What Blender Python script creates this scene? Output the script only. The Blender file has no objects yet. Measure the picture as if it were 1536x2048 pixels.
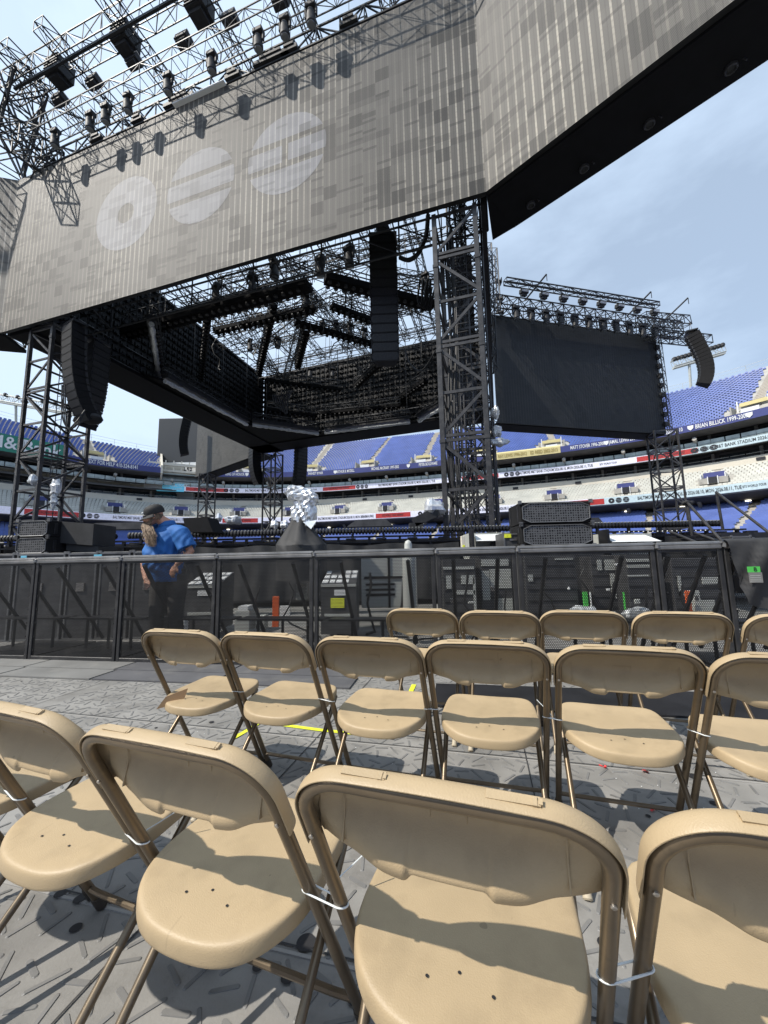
import bpy, math, random
from mathutils import Vector, Matrix
import numpy as np
random.seed(7); RNG = np.random.RandomState(5)
S = bpy.context.scene
rad = math.radians
# ------------------------------------------------------------------ camera
F_PX, PITCH, ROLL, EYE = 769.0, rad(7.28), rad(1.12), 1.1
cam_d = bpy.data.cameras.new('camera'); cam = bpy.data.objects.new('camera', cam_d)
S.collection.objects.link(cam); S.camera = cam
cam_d.sensor_fit = 'VERTICAL'; cam_d.sensor_height = 36; cam_d.sensor_width = 27
cam_d.lens = F_PX / 2048 * 36; cam_d.clip_start = 0.02; cam_d.clip_end = 3000
fw = Vector((0, math.cos(PITCH), math.sin(PITCH))); r0 = Vector((1, 0, 0)); u0 = Vector((0, -math.sin(PITCH), math.cos(PITCH)))
rt = r0 * math.cos(ROLL) - u0 * math.sin(ROLL); up = r0 * math.sin(ROLL) + u0 * math.cos(ROLL)
M = Matrix((rt, up, -fw)).transposed().to_4x4(); M.translation = (0, 0, EYE); cam.matrix_world = M
S.render.resolution_x = 768; S.render.resolution_y = 1024
S.view_settings.view_transform = 'Standard'; S.view_settings.look = 'None'
S.view_settings.exposure = 0.08; S.view_settings.gamma = 1
# ------------------------------------------------------------------ light
SUN_AZ, SUN_EL = rad(67), rad(49)            # azimuth measured from straight behind the camera towards its left
sd = Vector((-math.sin(SUN_AZ) * math.cos(SUN_EL), -math.cos(SUN_AZ) * math.cos(SUN_EL), math.sin(SUN_EL)))
W = bpy.data.worlds.new('World'); S.world = W; W.use_nodes = True
nt = W.node_tree; nt.nodes.clear()
out = nt.nodes.new('ShaderNodeOutputWorld'); bg = nt.nodes.new('ShaderNodeBackground')
sky = nt.nodes.new('ShaderNodeTexSky'); sky.sky_type = 'NISHITA'; sky.sun_disc = False
sky.sun_elevation = SUN_EL; sky.sun_rotation = math.atan2(sd.x, sd.y)
sky.air_density = 1.0; sky.dust_density = .8; sky.ozone_density = 1.5
tc = nt.nodes.new('ShaderNodeTexCoord'); mp = nt.nodes.new('ShaderNodeMapping'); mp.inputs['Scale'].default_value = (1.0, 1.0, 2.6)
nz = nt.nodes.new('ShaderNodeTexNoise'); nz.inputs['Scale'].default_value = 1.9; nz.inputs['Detail'].default_value = 7; nz.inputs['Roughness'].default_value = .56
cr = nt.nodes.new('ShaderNodeValToRGB'); cr.color_ramp.elements[0].position = .44; cr.color_ramp.elements[1].position = .74
cr.color_ramp.elements[0].color = (.52, .52, .52, 1); cr.color_ramp.elements[1].color = (.95, .95, .95, 1)
mx = nt.nodes.new('ShaderNodeMixRGB'); mx.inputs[2].default_value = (6.7, 8.3, 10.4, 1)
nt.links.new(tc.outputs['Generated'], mp.inputs[0]); nt.links.new(mp.outputs[0], nz.inputs[0]); nt.links.new(nz.outputs[0], cr.inputs[0])
sx = nt.nodes.new('ShaderNodeSeparateXYZ'); nt.links.new(tc.outputs['Generated'], sx.inputs[0]); gr = nt.nodes.new('ShaderNodeMapRange'); gr.inputs[1].default_value = .35; gr.inputs[2].default_value = -.7; gr.inputs[3].default_value = 0; gr.inputs[4].default_value = .5
nt.links.new(sx.outputs[0], gr.inputs[0]); ad = nt.nodes.new('ShaderNodeMath'); ad.operation = 'ADD'; ad.use_clamp = True; nt.links.new(cr.outputs[0], ad.inputs[0]); nt.links.new(gr.outputs[0], ad.inputs[1]); nt.links.new(ad.outputs[0], mx.inputs[0]); nt.links.new(sky.outputs[0], mx.inputs[1]); nt.links.new(mx.outputs[0], bg.inputs[0])
bg.inputs[1].default_value = 0.108; nt.links.new(bg.outputs[0], out.inputs[0])
sun_d = bpy.data.lights.new('sun', 'SUN'); sun_d.energy = 5.0; sun_d.angle = rad(.6); sun_d.color = (1, .94, .85)
sun = bpy.data.objects.new('sun', sun_d); S.collection.objects.link(sun)
sun.rotation_euler = sd.to_track_quat('Z', 'Y').to_euler()

# ------------------------------------------------------------------ helpers
COL = S.collection
def at(x, y, Y):
    "point at real distance Y ahead that the photo shows at pixel x, y (1536 x 2048)"
    d = fw * F_PX + rt * (x - 768) - up * (y - 1024); return Vector((0, 0, EYE)) + d * (Y / d.y)
def onz(x, y, z):
    d = fw * F_PX + rt * (x - 768) - up * (y - 1024); return Vector((0, 0, EYE)) + d * ((z - EYE) / d.z)
def V(*a): return Vector(a)

class MB:
    def __init__(s): s.v = []; s.f = []; s.c = []
    def cut(s): s.c.append((len(s.v), len(s.f)))
    def each(s, name, mat, parent, limit=100, smooth=None):
        "one object for every piece between cuts; beyond the limit the rest is one stuff part"
        s.cut(); a = (0, 0); k = 0
        for b in s.c:
            if b[1] > a[1]:
                q = MB(); last = k >= limit; e = s.c[-1] if last else b
                q.v = s.v[a[0]:e[0]]; q.f = [tuple(i - a[0] for i in f) for f in s.f[a[1]:e[1]]]; o = q.build(name, mat, parent, smooth=smooth)
                if last: o['kind'] = 'stuff'; return
                k += 1
            a = b
    def add(s, vs, fs):
        n = len(s.v); s.v += [tuple(p) for p in vs]; s.f += [tuple(i + n for i in f) for f in fs]
    def obox(s, c, ex, ey, ez):
        c = Vector(c); ex, ey, ez = Vector(ex), Vector(ey), Vector(ez)
        vs = [c + ex * i + ey * j + ez * k for i in (-1, 1) for j in (-1, 1) for k in (-1, 1)]
        s.add(vs, [(0, 1, 3, 2), (4, 6, 7, 5), (0, 4, 5, 1), (2, 3, 7, 6), (0, 2, 6, 4), (1, 5, 7, 3)])
    def box(s, x0, x1, y0, y1, z0, z1):
        s.obox(((x0 + x1) / 2, (y0 + y1) / 2, (z0 + z1) / 2), ((x1 - x0) / 2, 0, 0), (0, (y1 - y0) / 2, 0), (0, 0, (z1 - z0) / 2))
    def cbox(s, x0, x1, y0, y1, z0, z1, b=.006):
        "box with chamfered edges"
        xs = (x0, x0 + b, x1 - b, x1); ys = (y0, y0 + b, y1 - b, y1); zs = (z0, z0 + b, z1 - b, z1)
        vs = []; 
        for i in (0, 1):
            for j in (0, 1):
                for k in (0, 1):
                    X, Y, Z = (xs[0], xs[1]) if i == 0 else (xs[3], xs[2]), (ys[0], ys[1]) if j == 0 else (ys[3], ys[2]), (zs[0], zs[1]) if k == 0 else (zs[3], zs[2])
                    vs += [(X[0], Y[1], Z[1]), (X[1], Y[0], Z[1]), (X[1], Y[1], Z[0])]
        import itertools
        def I(i, j, k, a): return (i * 4 + j * 2 + k) * 3 + a
        fs = []
        for a in (0, 1, 2):
            for sgn in (0, 1):
                q = []
                for (p, r) in ((0, 0), (1, 0), (1, 1), (0, 1)):
                    ijk = [0, 0, 0]; ijk[a] = sgn; o = [t for t in (0, 1, 2) if t != a]; ijk[o[0]] = p; ijk[o[1]] = r
                    q.append(I(*ijk, a))
                fs.append(q)
        for a in (0, 1, 2):     # edges along axis a
            o = [t for t in (0, 1, 2) if t != a]
            for p in (0, 1):
                for r in (0, 1):
                    e = []
                    for w in (0, 1):
                        ijk = [0, 0, 0]; ijk[a] = w; ijk[o[0]] = p; ijk[o[1]] = r; e.append(ijk)
                    fs.append([I(*e[0], o[0]), I(*e[1], o[0]), I(*e[1], o[1]), I(*e[0], o[1])])
        for i in (0, 1):
            for j in (0, 1):
                for k in (0, 1): fs.append([I(i, j, k, 0), I(i, j, k, 1), I(i, j, k, 2)])
        s.add(vs, fs)
    def tube(s, p, q, r, n=6, r2=None, cap=True):
        p, q = Vector(p), Vector(q); d = q - p
        if d.length < 1e-6: return
        d.normalize(); a = d.orthogonal().normalized(); b = d.cross(a); r2 = r if r2 is None else r2
        vs = [p + (a * math.cos(t) + b * math.sin(t)) * r for t in [2 * math.pi * i / n for i in range(n)]] + \
             [q + (a * math.cos(t) + b * math.sin(t)) * r2 for t in [2 * math.pi * i / n for i in range(n)]]
        fs = [(i, (i + 1) % n, n + (i + 1) % n, n + i) for i in range(n)]
        if cap: fs += [tuple(range(n - 1, -1, -1)), tuple(range(n, 2 * n))]
        s.add(vs, fs)
    def path(s, pts, r, n=8, closed=False, cap=True):
        pts = [Vector(p) for p in pts]; m = len(pts); R_ = r if hasattr(r, '__len__') else [r] * m
        a = None; rings = []
        for i in range(m):
            if closed: d = pts[(i + 1) % m] - pts[i - 1]
            else: d = pts[min(i + 1, m - 1)] - pts[max(i - 1, 0)]
            d.normalize()
            if a is None: a = d.orthogonal().normalized()
            else: a = (a - d * a.dot(d)).normalized()
            b = d.cross(a); rings.append([pts[i] + (a * math.cos(2 * math.pi * k / n) + b * math.sin(2 * math.pi * k / n)) * R_[i] for k in range(n)])
        s.loft(rings, cap and not closed, closed)
    def loft(s, rings, cap=True, closed=False):
        n = len(rings[0]); m = len(rings); vs = [p for r in rings for p in r]; fs = []
        for i in range(m if closed else m - 1):
            j = (i + 1) % m
            for k in range(n): fs.append((i * n + k, i * n + (k + 1) % n, j * n + (k + 1) % n, j * n + k))
        if cap: fs += [tuple(range(n - 1, -1, -1)), tuple(range((m - 1) * n, m * n))]
        s.add(vs, fs)
    def lathe(s, prof, o=(0, 0, 0), ax=(0, 0, 1), n=16):
        o = Vector(o); ax = Vector(ax).normalized(); a = ax.orthogonal().normalized(); b = ax.cross(a)
        s.loft([[o + ax * h + (a * math.cos(2 * math.pi * k / n) + b * math.sin(2 * math.pi * k / n)) * max(r, 1e-4) for k in range(n)] for r, h in prof])
    def ball(s, c, r, n=12, sc=(1, 1, 1)):
        c = Vector(c); rings = []
        for i in range(n // 2 + 1):
            t = math.pi * i / (n // 2); rr = max(math.sin(t), .01)
            rings.append([c + Vector((math.cos(2 * math.pi * k / n) * rr * r * sc[0], math.sin(2 * math.pi * k / n) * rr * r * sc[1], -math.cos(t) * r * sc[2])) for k in range(n)])
        s.loft(rings)
    def grid(s, P):
        "P[i][j] points"
        m = len(P); n = len(P[0]); s.add([p for r in P for p in r], [(i * n + j, i * n + j + 1, (i + 1) * n + j + 1, (i + 1) * n + j) for i in range(m - 1) for j in range(n - 1)])
    def build(s, name, mat, parent=None, smooth=None, world=False):
        vs = s.v
        if world and parent is not None:
            l = parent.location; vs = [(p[0] - l.x, p[1] - l.y, p[2] - l.z) for p in vs]
        me = bpy.data.meshes.new(name); me.from_pydata(vs, [], s.f); me.validate()
        me.materials.append(mat)
        if smooth is not None:
            me.polygons.foreach_set('use_smooth', [True] * len(me.polygons)); me.set_sharp_from_angle(angle=rad(smooth))
        o = bpy.data.objects.new(name, me); COL.objects.link(o)
        if parent is not None: o.parent = parent
        return o

def tag(o, label=None, cat=None, group=None, kind=None):
    if label: o['label'] = label
    if cat: o['category'] = cat
    if group: o['group'] = group
    if kind: o['kind'] = kind
    return o
def thing(name, loc, label, cat, group=None, rz=0):
    o = bpy.data.objects.new(name, None); COL.objects.link(o); o.location = loc; o.rotation_euler = (0, 0, rz); o.empty_display_size = .1
    return tag(o, label, cat, group)
def copy_tree(o, parent=None):
    c = o.copy(); COL.objects.link(c); c.parent = parent
    for ch in list(o.children): copy_tree(ch, c)
    return c
def bake(o, mods):
    "apply modifiers to the mesh of o"
    for t, kw in mods:
        m = o.modifiers.new(t, t)
        for k, v in kw.items(): setattr(m, k, v)
    bpy.context.view_layer.update()
    dg = bpy.context.evaluated_depsgraph_get(); me = bpy.data.meshes.new_from_object(o.evaluated_get(dg)); o.modifiers.clear(); o.data = me
    return o
def text_mesh(txt, size=1.0, extrude=.0, align='LEFT'):
    c = bpy.data.curves.new('t', 'FONT'); c.body = txt; c.size = size; c.extrude = extrude; c.align_x = align; c.align_y = 'CENTER'; c.resolution_u = 2; c.offset = .012 * size
    o = bpy.data.objects.new('t', c); COL.objects.link(o); bpy.context.view_layer.update()
    me = bpy.data.meshes.new_from_object(o.evaluated_get(bpy.context.evaluated_depsgraph_get()))
    vs = [tuple(v.co) for v in me.vertices]; fs = [tuple(p.vertices) for p in me.polygons]
    bpy.data.objects.remove(o); bpy.data.meshes.remove(me); return vs, fs

# ------------------------------------------------------------------ materials
def mat(name, col, rough=.5, metal=0, var=.12, vscale=3.0, bump=0, bscale=200, spec=.5, dirt=None, dscale=4, coat=0, coord='Object', darkspots=0):
    m = bpy.data.materials.new(name); m.use_nodes = True; t = m.node_tree; b = t.nodes['Principled BSDF']
    b.inputs['Roughness'].default_value = rough; b.inputs['Metallic'].default_value = metal; b.inputs['Specular IOR Level'].default_value = spec
    b.inputs['Coat Weight'].default_value = coat
    tcn = t.nodes.new('ShaderNodeTexCoord'); n = t.nodes.new('ShaderNodeTexNoise'); n.inputs['Scale'].default_value = vscale; n.inputs['Detail'].default_value = 6
    t.links.new(tcn.outputs[coord], n.inputs[0])
    r = t.nodes.new('ShaderNodeValToRGB'); r.color_ramp.elements[0].position = .32; r.color_ramp.elements[1].position = .68
    c0 = [max(0, c * (1 - var)) for c in col]; c1 = [min(1, c * (1 + var)) for c in col]
    r.color_ramp.elements[0].color = (*c0, 1); r.color_ramp.elements[1].color = (*c1, 1)
    t.links.new(n.outputs[0], r.inputs[0]); last = r.outputs[0]
    if dirt:
        n2 = t.nodes.new('ShaderNodeTexNoise'); n2.inputs['Scale'].default_value = dscale; n2.inputs['Detail'].default_value = 9; n2.inputs['Roughness'].default_value = .65
        r2 = t.nodes.new('ShaderNodeValToRGB'); r2.color_ramp.elements[0].position = .52; r2.color_ramp.elements[1].position = .72
        r2.color_ramp.elements[0].color = (0, 0, 0, 1); r2.color_ramp.elements[1].color = (.75, .75, .75, 1)
        mxx = t.nodes.new('ShaderNodeMixRGB'); mxx.inputs[2].default_value = (*dirt, 1)
        t.links.new(tcn.outputs[coord], n2.inputs[0]); t.links.new(n2.outputs[0], r2.inputs[0]); t.links.new(r2.outputs[0], mxx.inputs[0]); t.links.new(last, mxx.inputs[1]); last = mxx.outputs[0]
    t.links.new(last, b.inputs['Base Color'])
    n3 = t.nodes.new('ShaderNodeMapRange'); n3.inputs[3].default_value = max(0, rough - .08); n3.inputs[4].default_value = min(1, rough + .1)
    t.links.new(n.outputs[0], n3.inputs[0]); t.links.new(n3.outputs[0], b.inputs['Roughness'])
    if bump:
        nb = t.nodes.new('ShaderNodeTexNoise'); nb.inputs['Scale'].default_value = bscale; nb.inputs['Detail'].default_value = 3
        bp = t.nodes.new('ShaderNodeBump'); bp.inputs['Strength'].default_value = bump; bp.inputs['Distance'].default_value = .002
        t.links.new(tcn.outputs[coord], nb.inputs[0]); t.links.new(nb.outputs[0], bp.inputs['Height']); t.links.new(bp.outputs[0], b.inputs['Normal'])
    return m
def emis(name, col, strength=1.0, rough=.4):
    m = mat(name, col, rough); b = m.node_tree.nodes['Principled BSDF']; b.inputs['Emission Color'].default_value = (*col, 1); b.inputs['Emission Strength'].default_value = strength; return m
class G:
    "tiny node-math helper"
    def __init__(s, m): s.t = m.node_tree
    def n(s, typ, **kw):
        x = s.t.nodes.new(typ)
        for k, v in kw.items(): setattr(x, k, v)
        return x
    def m(s, op, a, b=None, c=None):
        x = s.t.nodes.new('ShaderNodeMath'); x.operation = op
        for i, q in enumerate((a, b, c)):
            if q is None: continue
            if isinstance(q, (int, float)): x.inputs[i].default_value = q
            else: s.t.links.new(q, x.inputs[i])
        return x.outputs[0]
    def l(s, a, b): s.t.links.new(a, b)

def led_mat(name, base, line, dark=.72, gloss=.42, line_w=.2):
    m = bpy.data.materials.new(name); m.use_nodes = True; g = G(m); b = m.node_tree.nodes['Principled BSDF']
    tcn = g.n('ShaderNodeTexCoord'); sp = g.n('ShaderNodeSeparateXYZ'); g.l(tcn.outputs['Object'], sp.inputs[0]); x, z = sp.outputs[0], sp.outputs[2]
    fx = g.m('FRACT', g.m('MULTIPLY', x, 4.0)); line_m = g.m('MULTIPLY', g.m('LESS_THAN', fx, line_w), g.m('ADD', .55, g.m('MULTIPLY', .45, g.m('SINE', g.m('ADD', g.m('MULTIPLY', x, .9), g.m('MULTIPLY', z, .35))))))
    fx2 = g.m('FRACT', g.m('ADD', g.m('MULTIPLY', x, 4.0), .5)); soft = g.m('LESS_THAN', fx2, .1)
    dash = g.m('ADD', g.m('MULTIPLY', g.m('LESS_THAN', g.m('FRACT', g.m('MULTIPLY', z, 5.0)), .7), .2), .8)
    lm = g.m('MULTIPLY', line_m, dash)
    def cell(sx, sz, th, seed):
        cb = g.n('ShaderNodeCombineXYZ'); g.l(g.m('FLOOR', g.m('MULTIPLY', x, sx)), cb.inputs[0]); g.l(g.m('FLOOR', g.m('MULTIPLY', z, sz)), cb.inputs[1]); cb.inputs[2].default_value = seed
        w = g.n('ShaderNodeTexWhiteNoise'); w.noise_dimensions = '3D'; g.l(cb.outputs[0], w.inputs[0]); return g.m('GREATER_THAN', w.outputs[0], th), w.outputs[0]
    c1, w1 = cell(2, 2, .88, 1.3); c2, w2 = cell(1, 4, .88, 4.7); c3, w3 = cell(2, 10, .93, 9.1)
    dk = g.m('MINIMUM', g.m('ADD', g.m('ADD', c1, g.m('MULTIPLY', c2, .6)), g.m('MULTIPLY', c3, .8)), 1.0)
    _, wv = cell(2, 2, .5, 2.2)
    nsb = g.n('ShaderNodeTexNoise'); nsb.inputs['Scale'].default_value = .22; g.l(tcn.outputs['Object'], nsb.inputs[0])
    val = g.m('SUBTRACT', g.m('ADD', g.m('ADD', .72, g.m('MULTIPLY', nsb.outputs[0], .36)), g.m('MULTIPLY', wv, .16)), g.m('MULTIPLY', dk, 1 - dark))
    mixc = g.n('ShaderNodeMixRGB'); mixc.inputs[1].default_value = (*base, 1); mixc.inputs[2].default_value = (*line, 1); g.l(lm, mixc.inputs[0])
    mul = g.n('ShaderNodeMixRGB'); mul.blend_type = 'MULTIPLY'; mul.inputs[0].default_value = 1; g.l(mixc.outputs[0], mul.inputs[1])
    cc = g.n('ShaderNodeCombineColor'); [g.l(val, cc.inputs[i]) for i in range(3)]; g.l(cc.outputs[0], mul.inputs[2])
    sf = g.n('ShaderNodeMixRGB'); sf.blend_type = 'MULTIPLY'; sf.inputs[2].default_value = (.82, .82, .82, 1); g.l(soft, sf.inputs[0]); g.l(mul.outputs[0], sf.inputs[1])
    g.l(sf.outputs[0], b.inputs['Base Color']); b.inputs['Roughness'].default_value = gloss; b.inputs['Specular IOR Level'].default_value = .42
    bp = g.n('ShaderNodeBump'); bp.inputs['Strength'].default_value = .5; bp.inputs['Distance'].default_value = .01
    g.l(g.m('SINE', g.m('MULTIPLY', z, 170.0)), bp.inputs['Height']); g.l(bp.outputs[0], b.inputs['Normal'])
    return m
def perf_mat(name, col, pitch=.017, hole=.33):
    "black steel sheet punched with staggered round holes (real gaps: light passes through)"
    m = mat(name, col, .5, .1, .2, 2.0, spec=.3, dirt=(.04, .038, .035), dscale=3); g = G(m); b = m.node_tree.nodes['Principled BSDF']; o = m.node_tree.nodes['Material Output']
    tcn = g.n('ShaderNodeTexCoord'); sp = g.n('ShaderNodeSeparateXYZ'); g.l(tcn.outputs['Object'], sp.inputs[0])
    u = g.m('DIVIDE', sp.outputs[0], pitch); v = g.m('DIVIDE', sp.outputs[2], pitch * .866)
    row = g.m('FLOOR', v); off = g.m('MULTIPLY', g.m('MODULO', g.m('ABSOLUTE', row), 2.0), .5)
    fu = g.m('SUBTRACT', g.m('FRACT', g.m('ADD', u, off)), .5); fv = g.m('MULTIPLY', g.m('SUBTRACT', g.m('FRACT', v), .5), .866)
    d = g.m('SQRT', g.m('ADD', g.m('MULTIPLY', fu, fu), g.m('MULTIPLY', fv, fv))); h = g.m('LESS_THAN', d, hole)
    tr = g.n('ShaderNodeBsdfTransparent'); mixs = g.n('ShaderNodeMixShader'); g.l(h, mixs.inputs[0]); g.l(b.outputs[0], mixs.inputs[1]); g.l(tr.outputs[0], mixs.inputs[2]); g.l(mixs.outputs[0], o.inputs[0])
    return m

M = {}
M['plastic'] = mat('beige_plastic', (.405, .310, .188), .46, 0, .07, 5, bump=.32, bscale=400, dirt=(.34, .255, .155), dscale=6, spec=.4)
M['tube'] = mat('bronze_tube', (.165, .125, .08), .34, .55, .15, 8, spec=.6, dirt=(.1, .08, .055), dscale=20)
def plastic_extra(m):
    g = G(m); b = m.node_tree.nodes['Principled BSDF']; src = b.inputs['Base Color'].links[0].from_socket
    oi = g.n('ShaderNodeObjectInfo'); f = g.m('ADD', .93, g.m('MULTIPLY', oi.outputs['Random'], .12))
    tcn = g.n('ShaderNodeTexCoord'); of = g.n('ShaderNodeVectorMath'); of.operation = 'ADD'; g.l(tcn.outputs['Object'], of.inputs[0]); cb = g.n('ShaderNodeCombineXYZ'); [g.l(g.m('MULTIPLY', oi.outputs['Random'], 9.0 + i), cb.inputs[i]) for i in range(3)]; g.l(cb.outputs[0], of.inputs[1])
    n1 = g.n('ShaderNodeTexNoise'); n1.inputs['Scale'].default_value = 26; n1.inputs['Detail'].default_value = 2; g.l(of.outputs[0], n1.inputs[0])
    n2 = g.n('ShaderNodeTexNoise'); n2.inputs['Scale'].default_value = 5; g.l(of.outputs[0], n2.inputs[0])
    sc = g.m('MULTIPLY', g.m('MULTIPLY', g.m('GREATER_THAN', n1.outputs[0], .735), g.m('GREATER_THAN', n2.outputs[0], .52)), .3)
    mpn = g.n('ShaderNodeMapping'); mpn.inputs['Scale'].default_value = (60, 6, 6); mpn.inputs['Rotation'].default_value = (0, 0, .7); g.l(of.outputs[0], mpn.inputs[0]); n3 = g.n('ShaderNodeTexNoise'); n3.inputs['Scale'].default_value = 2.2; n3.inputs['Detail'].default_value = 0; g.l(mpn.outputs[0], n3.inputs[0])
    sl = g.m('MULTIPLY', g.m('MULTIPLY', g.m('GREATER_THAN', n3.outputs[0], .80), g.m('GREATER_THAN', n2.outputs[0], .54)), .10)
    n4 = g.n('ShaderNodeTexNoise'); n4.inputs['Scale'].default_value = 11; n4.inputs['Detail'].default_value = 8; g.l(of.outputs[0], n4.inputs[0]); st = g.m('MULTIPLY', g.m('MAXIMUM', g.m('SUBTRACT', n4.outputs[0], .52), 0.0), .7)
    k = g.m('MULTIPLY', f, g.m('SUBTRACT', g.m('SUBTRACT', g.m('SUBTRACT', 1.04, sc), sl), st))
    mm = g.n('ShaderNodeMixRGB'); mm.blend_type = 'MULTIPLY'; mm.inputs[0].default_value = 1; cc = g.n('ShaderNodeCombineColor'); g.l(k, cc.inputs[0]); g.l(g.m('MULTIPLY', k, .995), cc.inputs[1]); g.l(g.m('MULTIPLY', k, .985), cc.inputs[2])
    g.l(src, mm.inputs[1]); g.l(cc.outputs[0], mm.inputs[2]); g.l(mm.outputs[0], b.inputs['Base Color'])
plastic_extra(M['plastic'])
M['cap'] = mat('dark_cap', (.05, .04, .03), .6)
M['cap2'] = mat('beige_cap', (.42, .36, .26), .6)
M['steel'] = mat('screw_steel', (.45, .42, .38), .3, .9)
M['zip'] = mat('zip_tie', (.72, .75, .74), .4)
M['floor'] = mat('grey_floor_plastic', (.25, .242, .226), .5, 0, .2, 3.2, bump=.4, bscale=120, dirt=(.13, .122, .11), dscale=4.5)
M['bar'] = mat('grey_tread', (.185, .182, .175), .55, 0, .14, 6, dirt=(.09, .088, .08), dscale=5)
M['seam'] = mat('floor_seam', (.045, .045, .045), .8)
M['ridge'] = mat('floor_ridge', (.33, .32, .3), .5)
M['drain'] = mat('drain_black', (.02, .02, .022), .6)
M['turf'] = mat('field_cover', (.2, .2, .19), .9, 0, .2, .4, dirt=(.12, .12, .11), dscale=1.2)
M['plate'] = mat('dark_plate', (.095, .095, .1), .6, 0, .2, 1.6, dirt=(.17, .165, .155), dscale=3, bump=.2, bscale=60)
M['black'] = mat('black_paint', (.018, .018, .02), .45, 0, .3, 3)
M['blackm'] = mat('black_metal', (.022, .022, .024), .42, .3, .3, 3, dirt=(.05, .048, .045), dscale=6)
M['tower'] = mat('tower_black', (.045, .044, .045), .38, .3, .3, 4, dirt=(.1, .095, .09), dscale=9)
M['truss'] = mat('truss_black', (.03, .031, .034), .45, .3, .2, 4)
M['matt'] = mat('matt_black', (.005, .005, .006), .85, 0, .3, 3, spec=.2)
M['lamp'] = mat('lamp_body', (.022, .022, .024), .6, .1, .3, 9)
M['lens'] = mat('lamp_lens', (.13, .14, .15), .12, 0, .1, 9, spec=.8, coat=.6)
M['white'] = mat('white_paint', (.72, .73, .72), .45, 0, .06, 4)
M['cloth'] = mat('black_cloth', (.03, .03, .031), .7, 0, .3, 6, bump=.4, bscale=60)
M['foil'] = mat('silver_foil', (.78, .8, .82), .3, .55, .12, 14, bump=1.0, bscale=22)
M['plasticbag'] = mat('clear_plastic', (.55, .57, .58), .18, .2, .35, 20, bump=.9, bscale=30)
M['railtop'] = mat('barrier_rail', (.2, .2, .2), .38, .5, .25, 5, dirt=(.1, .1, .1), dscale=10)
M['barrier'] = mat('barrier_black', (.035, .035, .036), .42, .3, .3, 4, dirt=(.075, .072, .068), dscale=8)
M['perf'] = perf_mat('perforated_black_sheet', (.012, .012, .012), .017, .345)
M['cabinet'] = mat('led_cabinet_back', (.014, .014, .015), .55, .1, .5, 1.2, spec=.3)
M['speaker'] = mat('speaker_black', (.010, .010, .011), .8, 0, .3, 8, bump=.5, bscale=120, spec=.25)
M['grille'] = mat('speaker_grille', (.02, .02, .021), .5, .3, .35, 18, bump=.6, bscale=90)
M['cable'] = mat('cable_rubber', (.015, .015, .015), .5)
M['ledbig'] = led_mat('led_screen_lit', (.128, .120, .105), (.42, .385, .32), .52, .55)
M['ledlogo'] = led_mat('led_screen_logo', (.235, .235, .245), (.40, .39, .38), .72, .55)
M['ledmid'] = led_mat('led_screen_dim', (.06, .058, .052), (.1, .095, .085), .8, .5)
M['leddark'] = led_mat('led_screen_off', (.016, .018, .02), (.045, .045, .045), .8, .5, .14)
M['blue'] = mat('blue_seat', (.075, .125, .37), .38, 0, .12, .4, spec=.5)
M['wseat'] = mat('club_seat', (.5, .5, .45), .45, 0, .12, .4)
M['conc'] = mat('concrete', (.36, .345, .31), .85, 0, .12, .5, dirt=(.24, .23, .21), dscale=1.3)
M['aisle'] = mat('aisle_concrete', (.33, .29, .24), .85, 0, .12, .6)
M['beige'] = mat('beige_wall', (.62, .58, .49), .7, 0, .05, .4)
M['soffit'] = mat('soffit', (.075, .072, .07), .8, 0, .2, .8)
M['glass'] = mat('suite_glass', (.03, .04, .045), .12, 0, .4, .6, spec=.9)
M['glassrail'] = mat('rail_glass', (.3, .35, .34), .15, .1, .3, .8, spec=.8)
M['ribbon'] = emis('ribbon_board', (.62, .63, .74), .28)
M['ribbon2'] = emis('ribbon_board_pale', (.42, .52, .56), .22)
M['red'] = emis('ribbon_red', (.36, .03, .028), .25)
M['ink'] = mat('black_ink', (.015, .015, .02), .5)
M['purple'] = mat('fascia_purple', (.045, .055, .19), .5, 0, .06, .4)
M['gold'] = mat('fascia_gold', (.58, .5, .24), .5, 0, .06, .4)
M['goldtxt'] = mat('gold_lettering', (.3, .22, .06), .5)
M['green'] = mat('bank_green', (.02, .2, .13), .5)
M['greentag'] = mat('green_tag', (.08, .5, .08), .5)
M['cyan'] = emis('cyan_sign', (.1, .42, .6), .35)
M['vboard'] = mat('videoboard_off', (.028, .032, .036), .5, 0, .05, .1)
M['grey'] = mat('grey_cabinet', (.42, .43, .4), .5, 0, .1, 3)
M['dgrey'] = mat('dark_grey_case', (.06, .06, .062), .5, .1, .3, 5)
M['orange'] = mat('orange_plastic', (.72, .12, .025), .45)
M['yellow'] = mat('yellow_tape', (.75, .8, .05), .5, 0, .1, 12, dirt=(.4, .42, .05), dscale=20)
M['redp'] = mat('red_paper', (.75, .06, .06), .6)
M['skyt'] = mat('blue_tape', (.18, .55, .72), .5)
M['card'] = mat('cardboard', (.42, .27, .15), .8, 0, .1, 8)
M['skin'] = mat('skin', (.52, .27, .18), .5, 0, .12, 18, bump=.15, bscale=90, dirt=(.4, .17, .11), dscale=12)
M['shirt'] = mat('blue_polo_cloth', (.016, .115, .36), .75, 0, .12, 5, bump=.25, bscale=240)
M['trouser'] = mat('dark_trousers', (.05, .047, .045), .8, 0, .2, 6)
M['hair'] = mat('beard_hair', (.19, .135, .09), .75, 0, .5, 34, bump=.8, bscale=160, dirt=(.09, .055, .035), dscale=16)
M['capc'] = mat('cap_cloth', (.018, .018, .018), .75, 0, .3, 10, bump=.3, bscale=200)
M['shoe'] = mat('shoe_black', (.02, .02, .02), .5)

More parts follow.
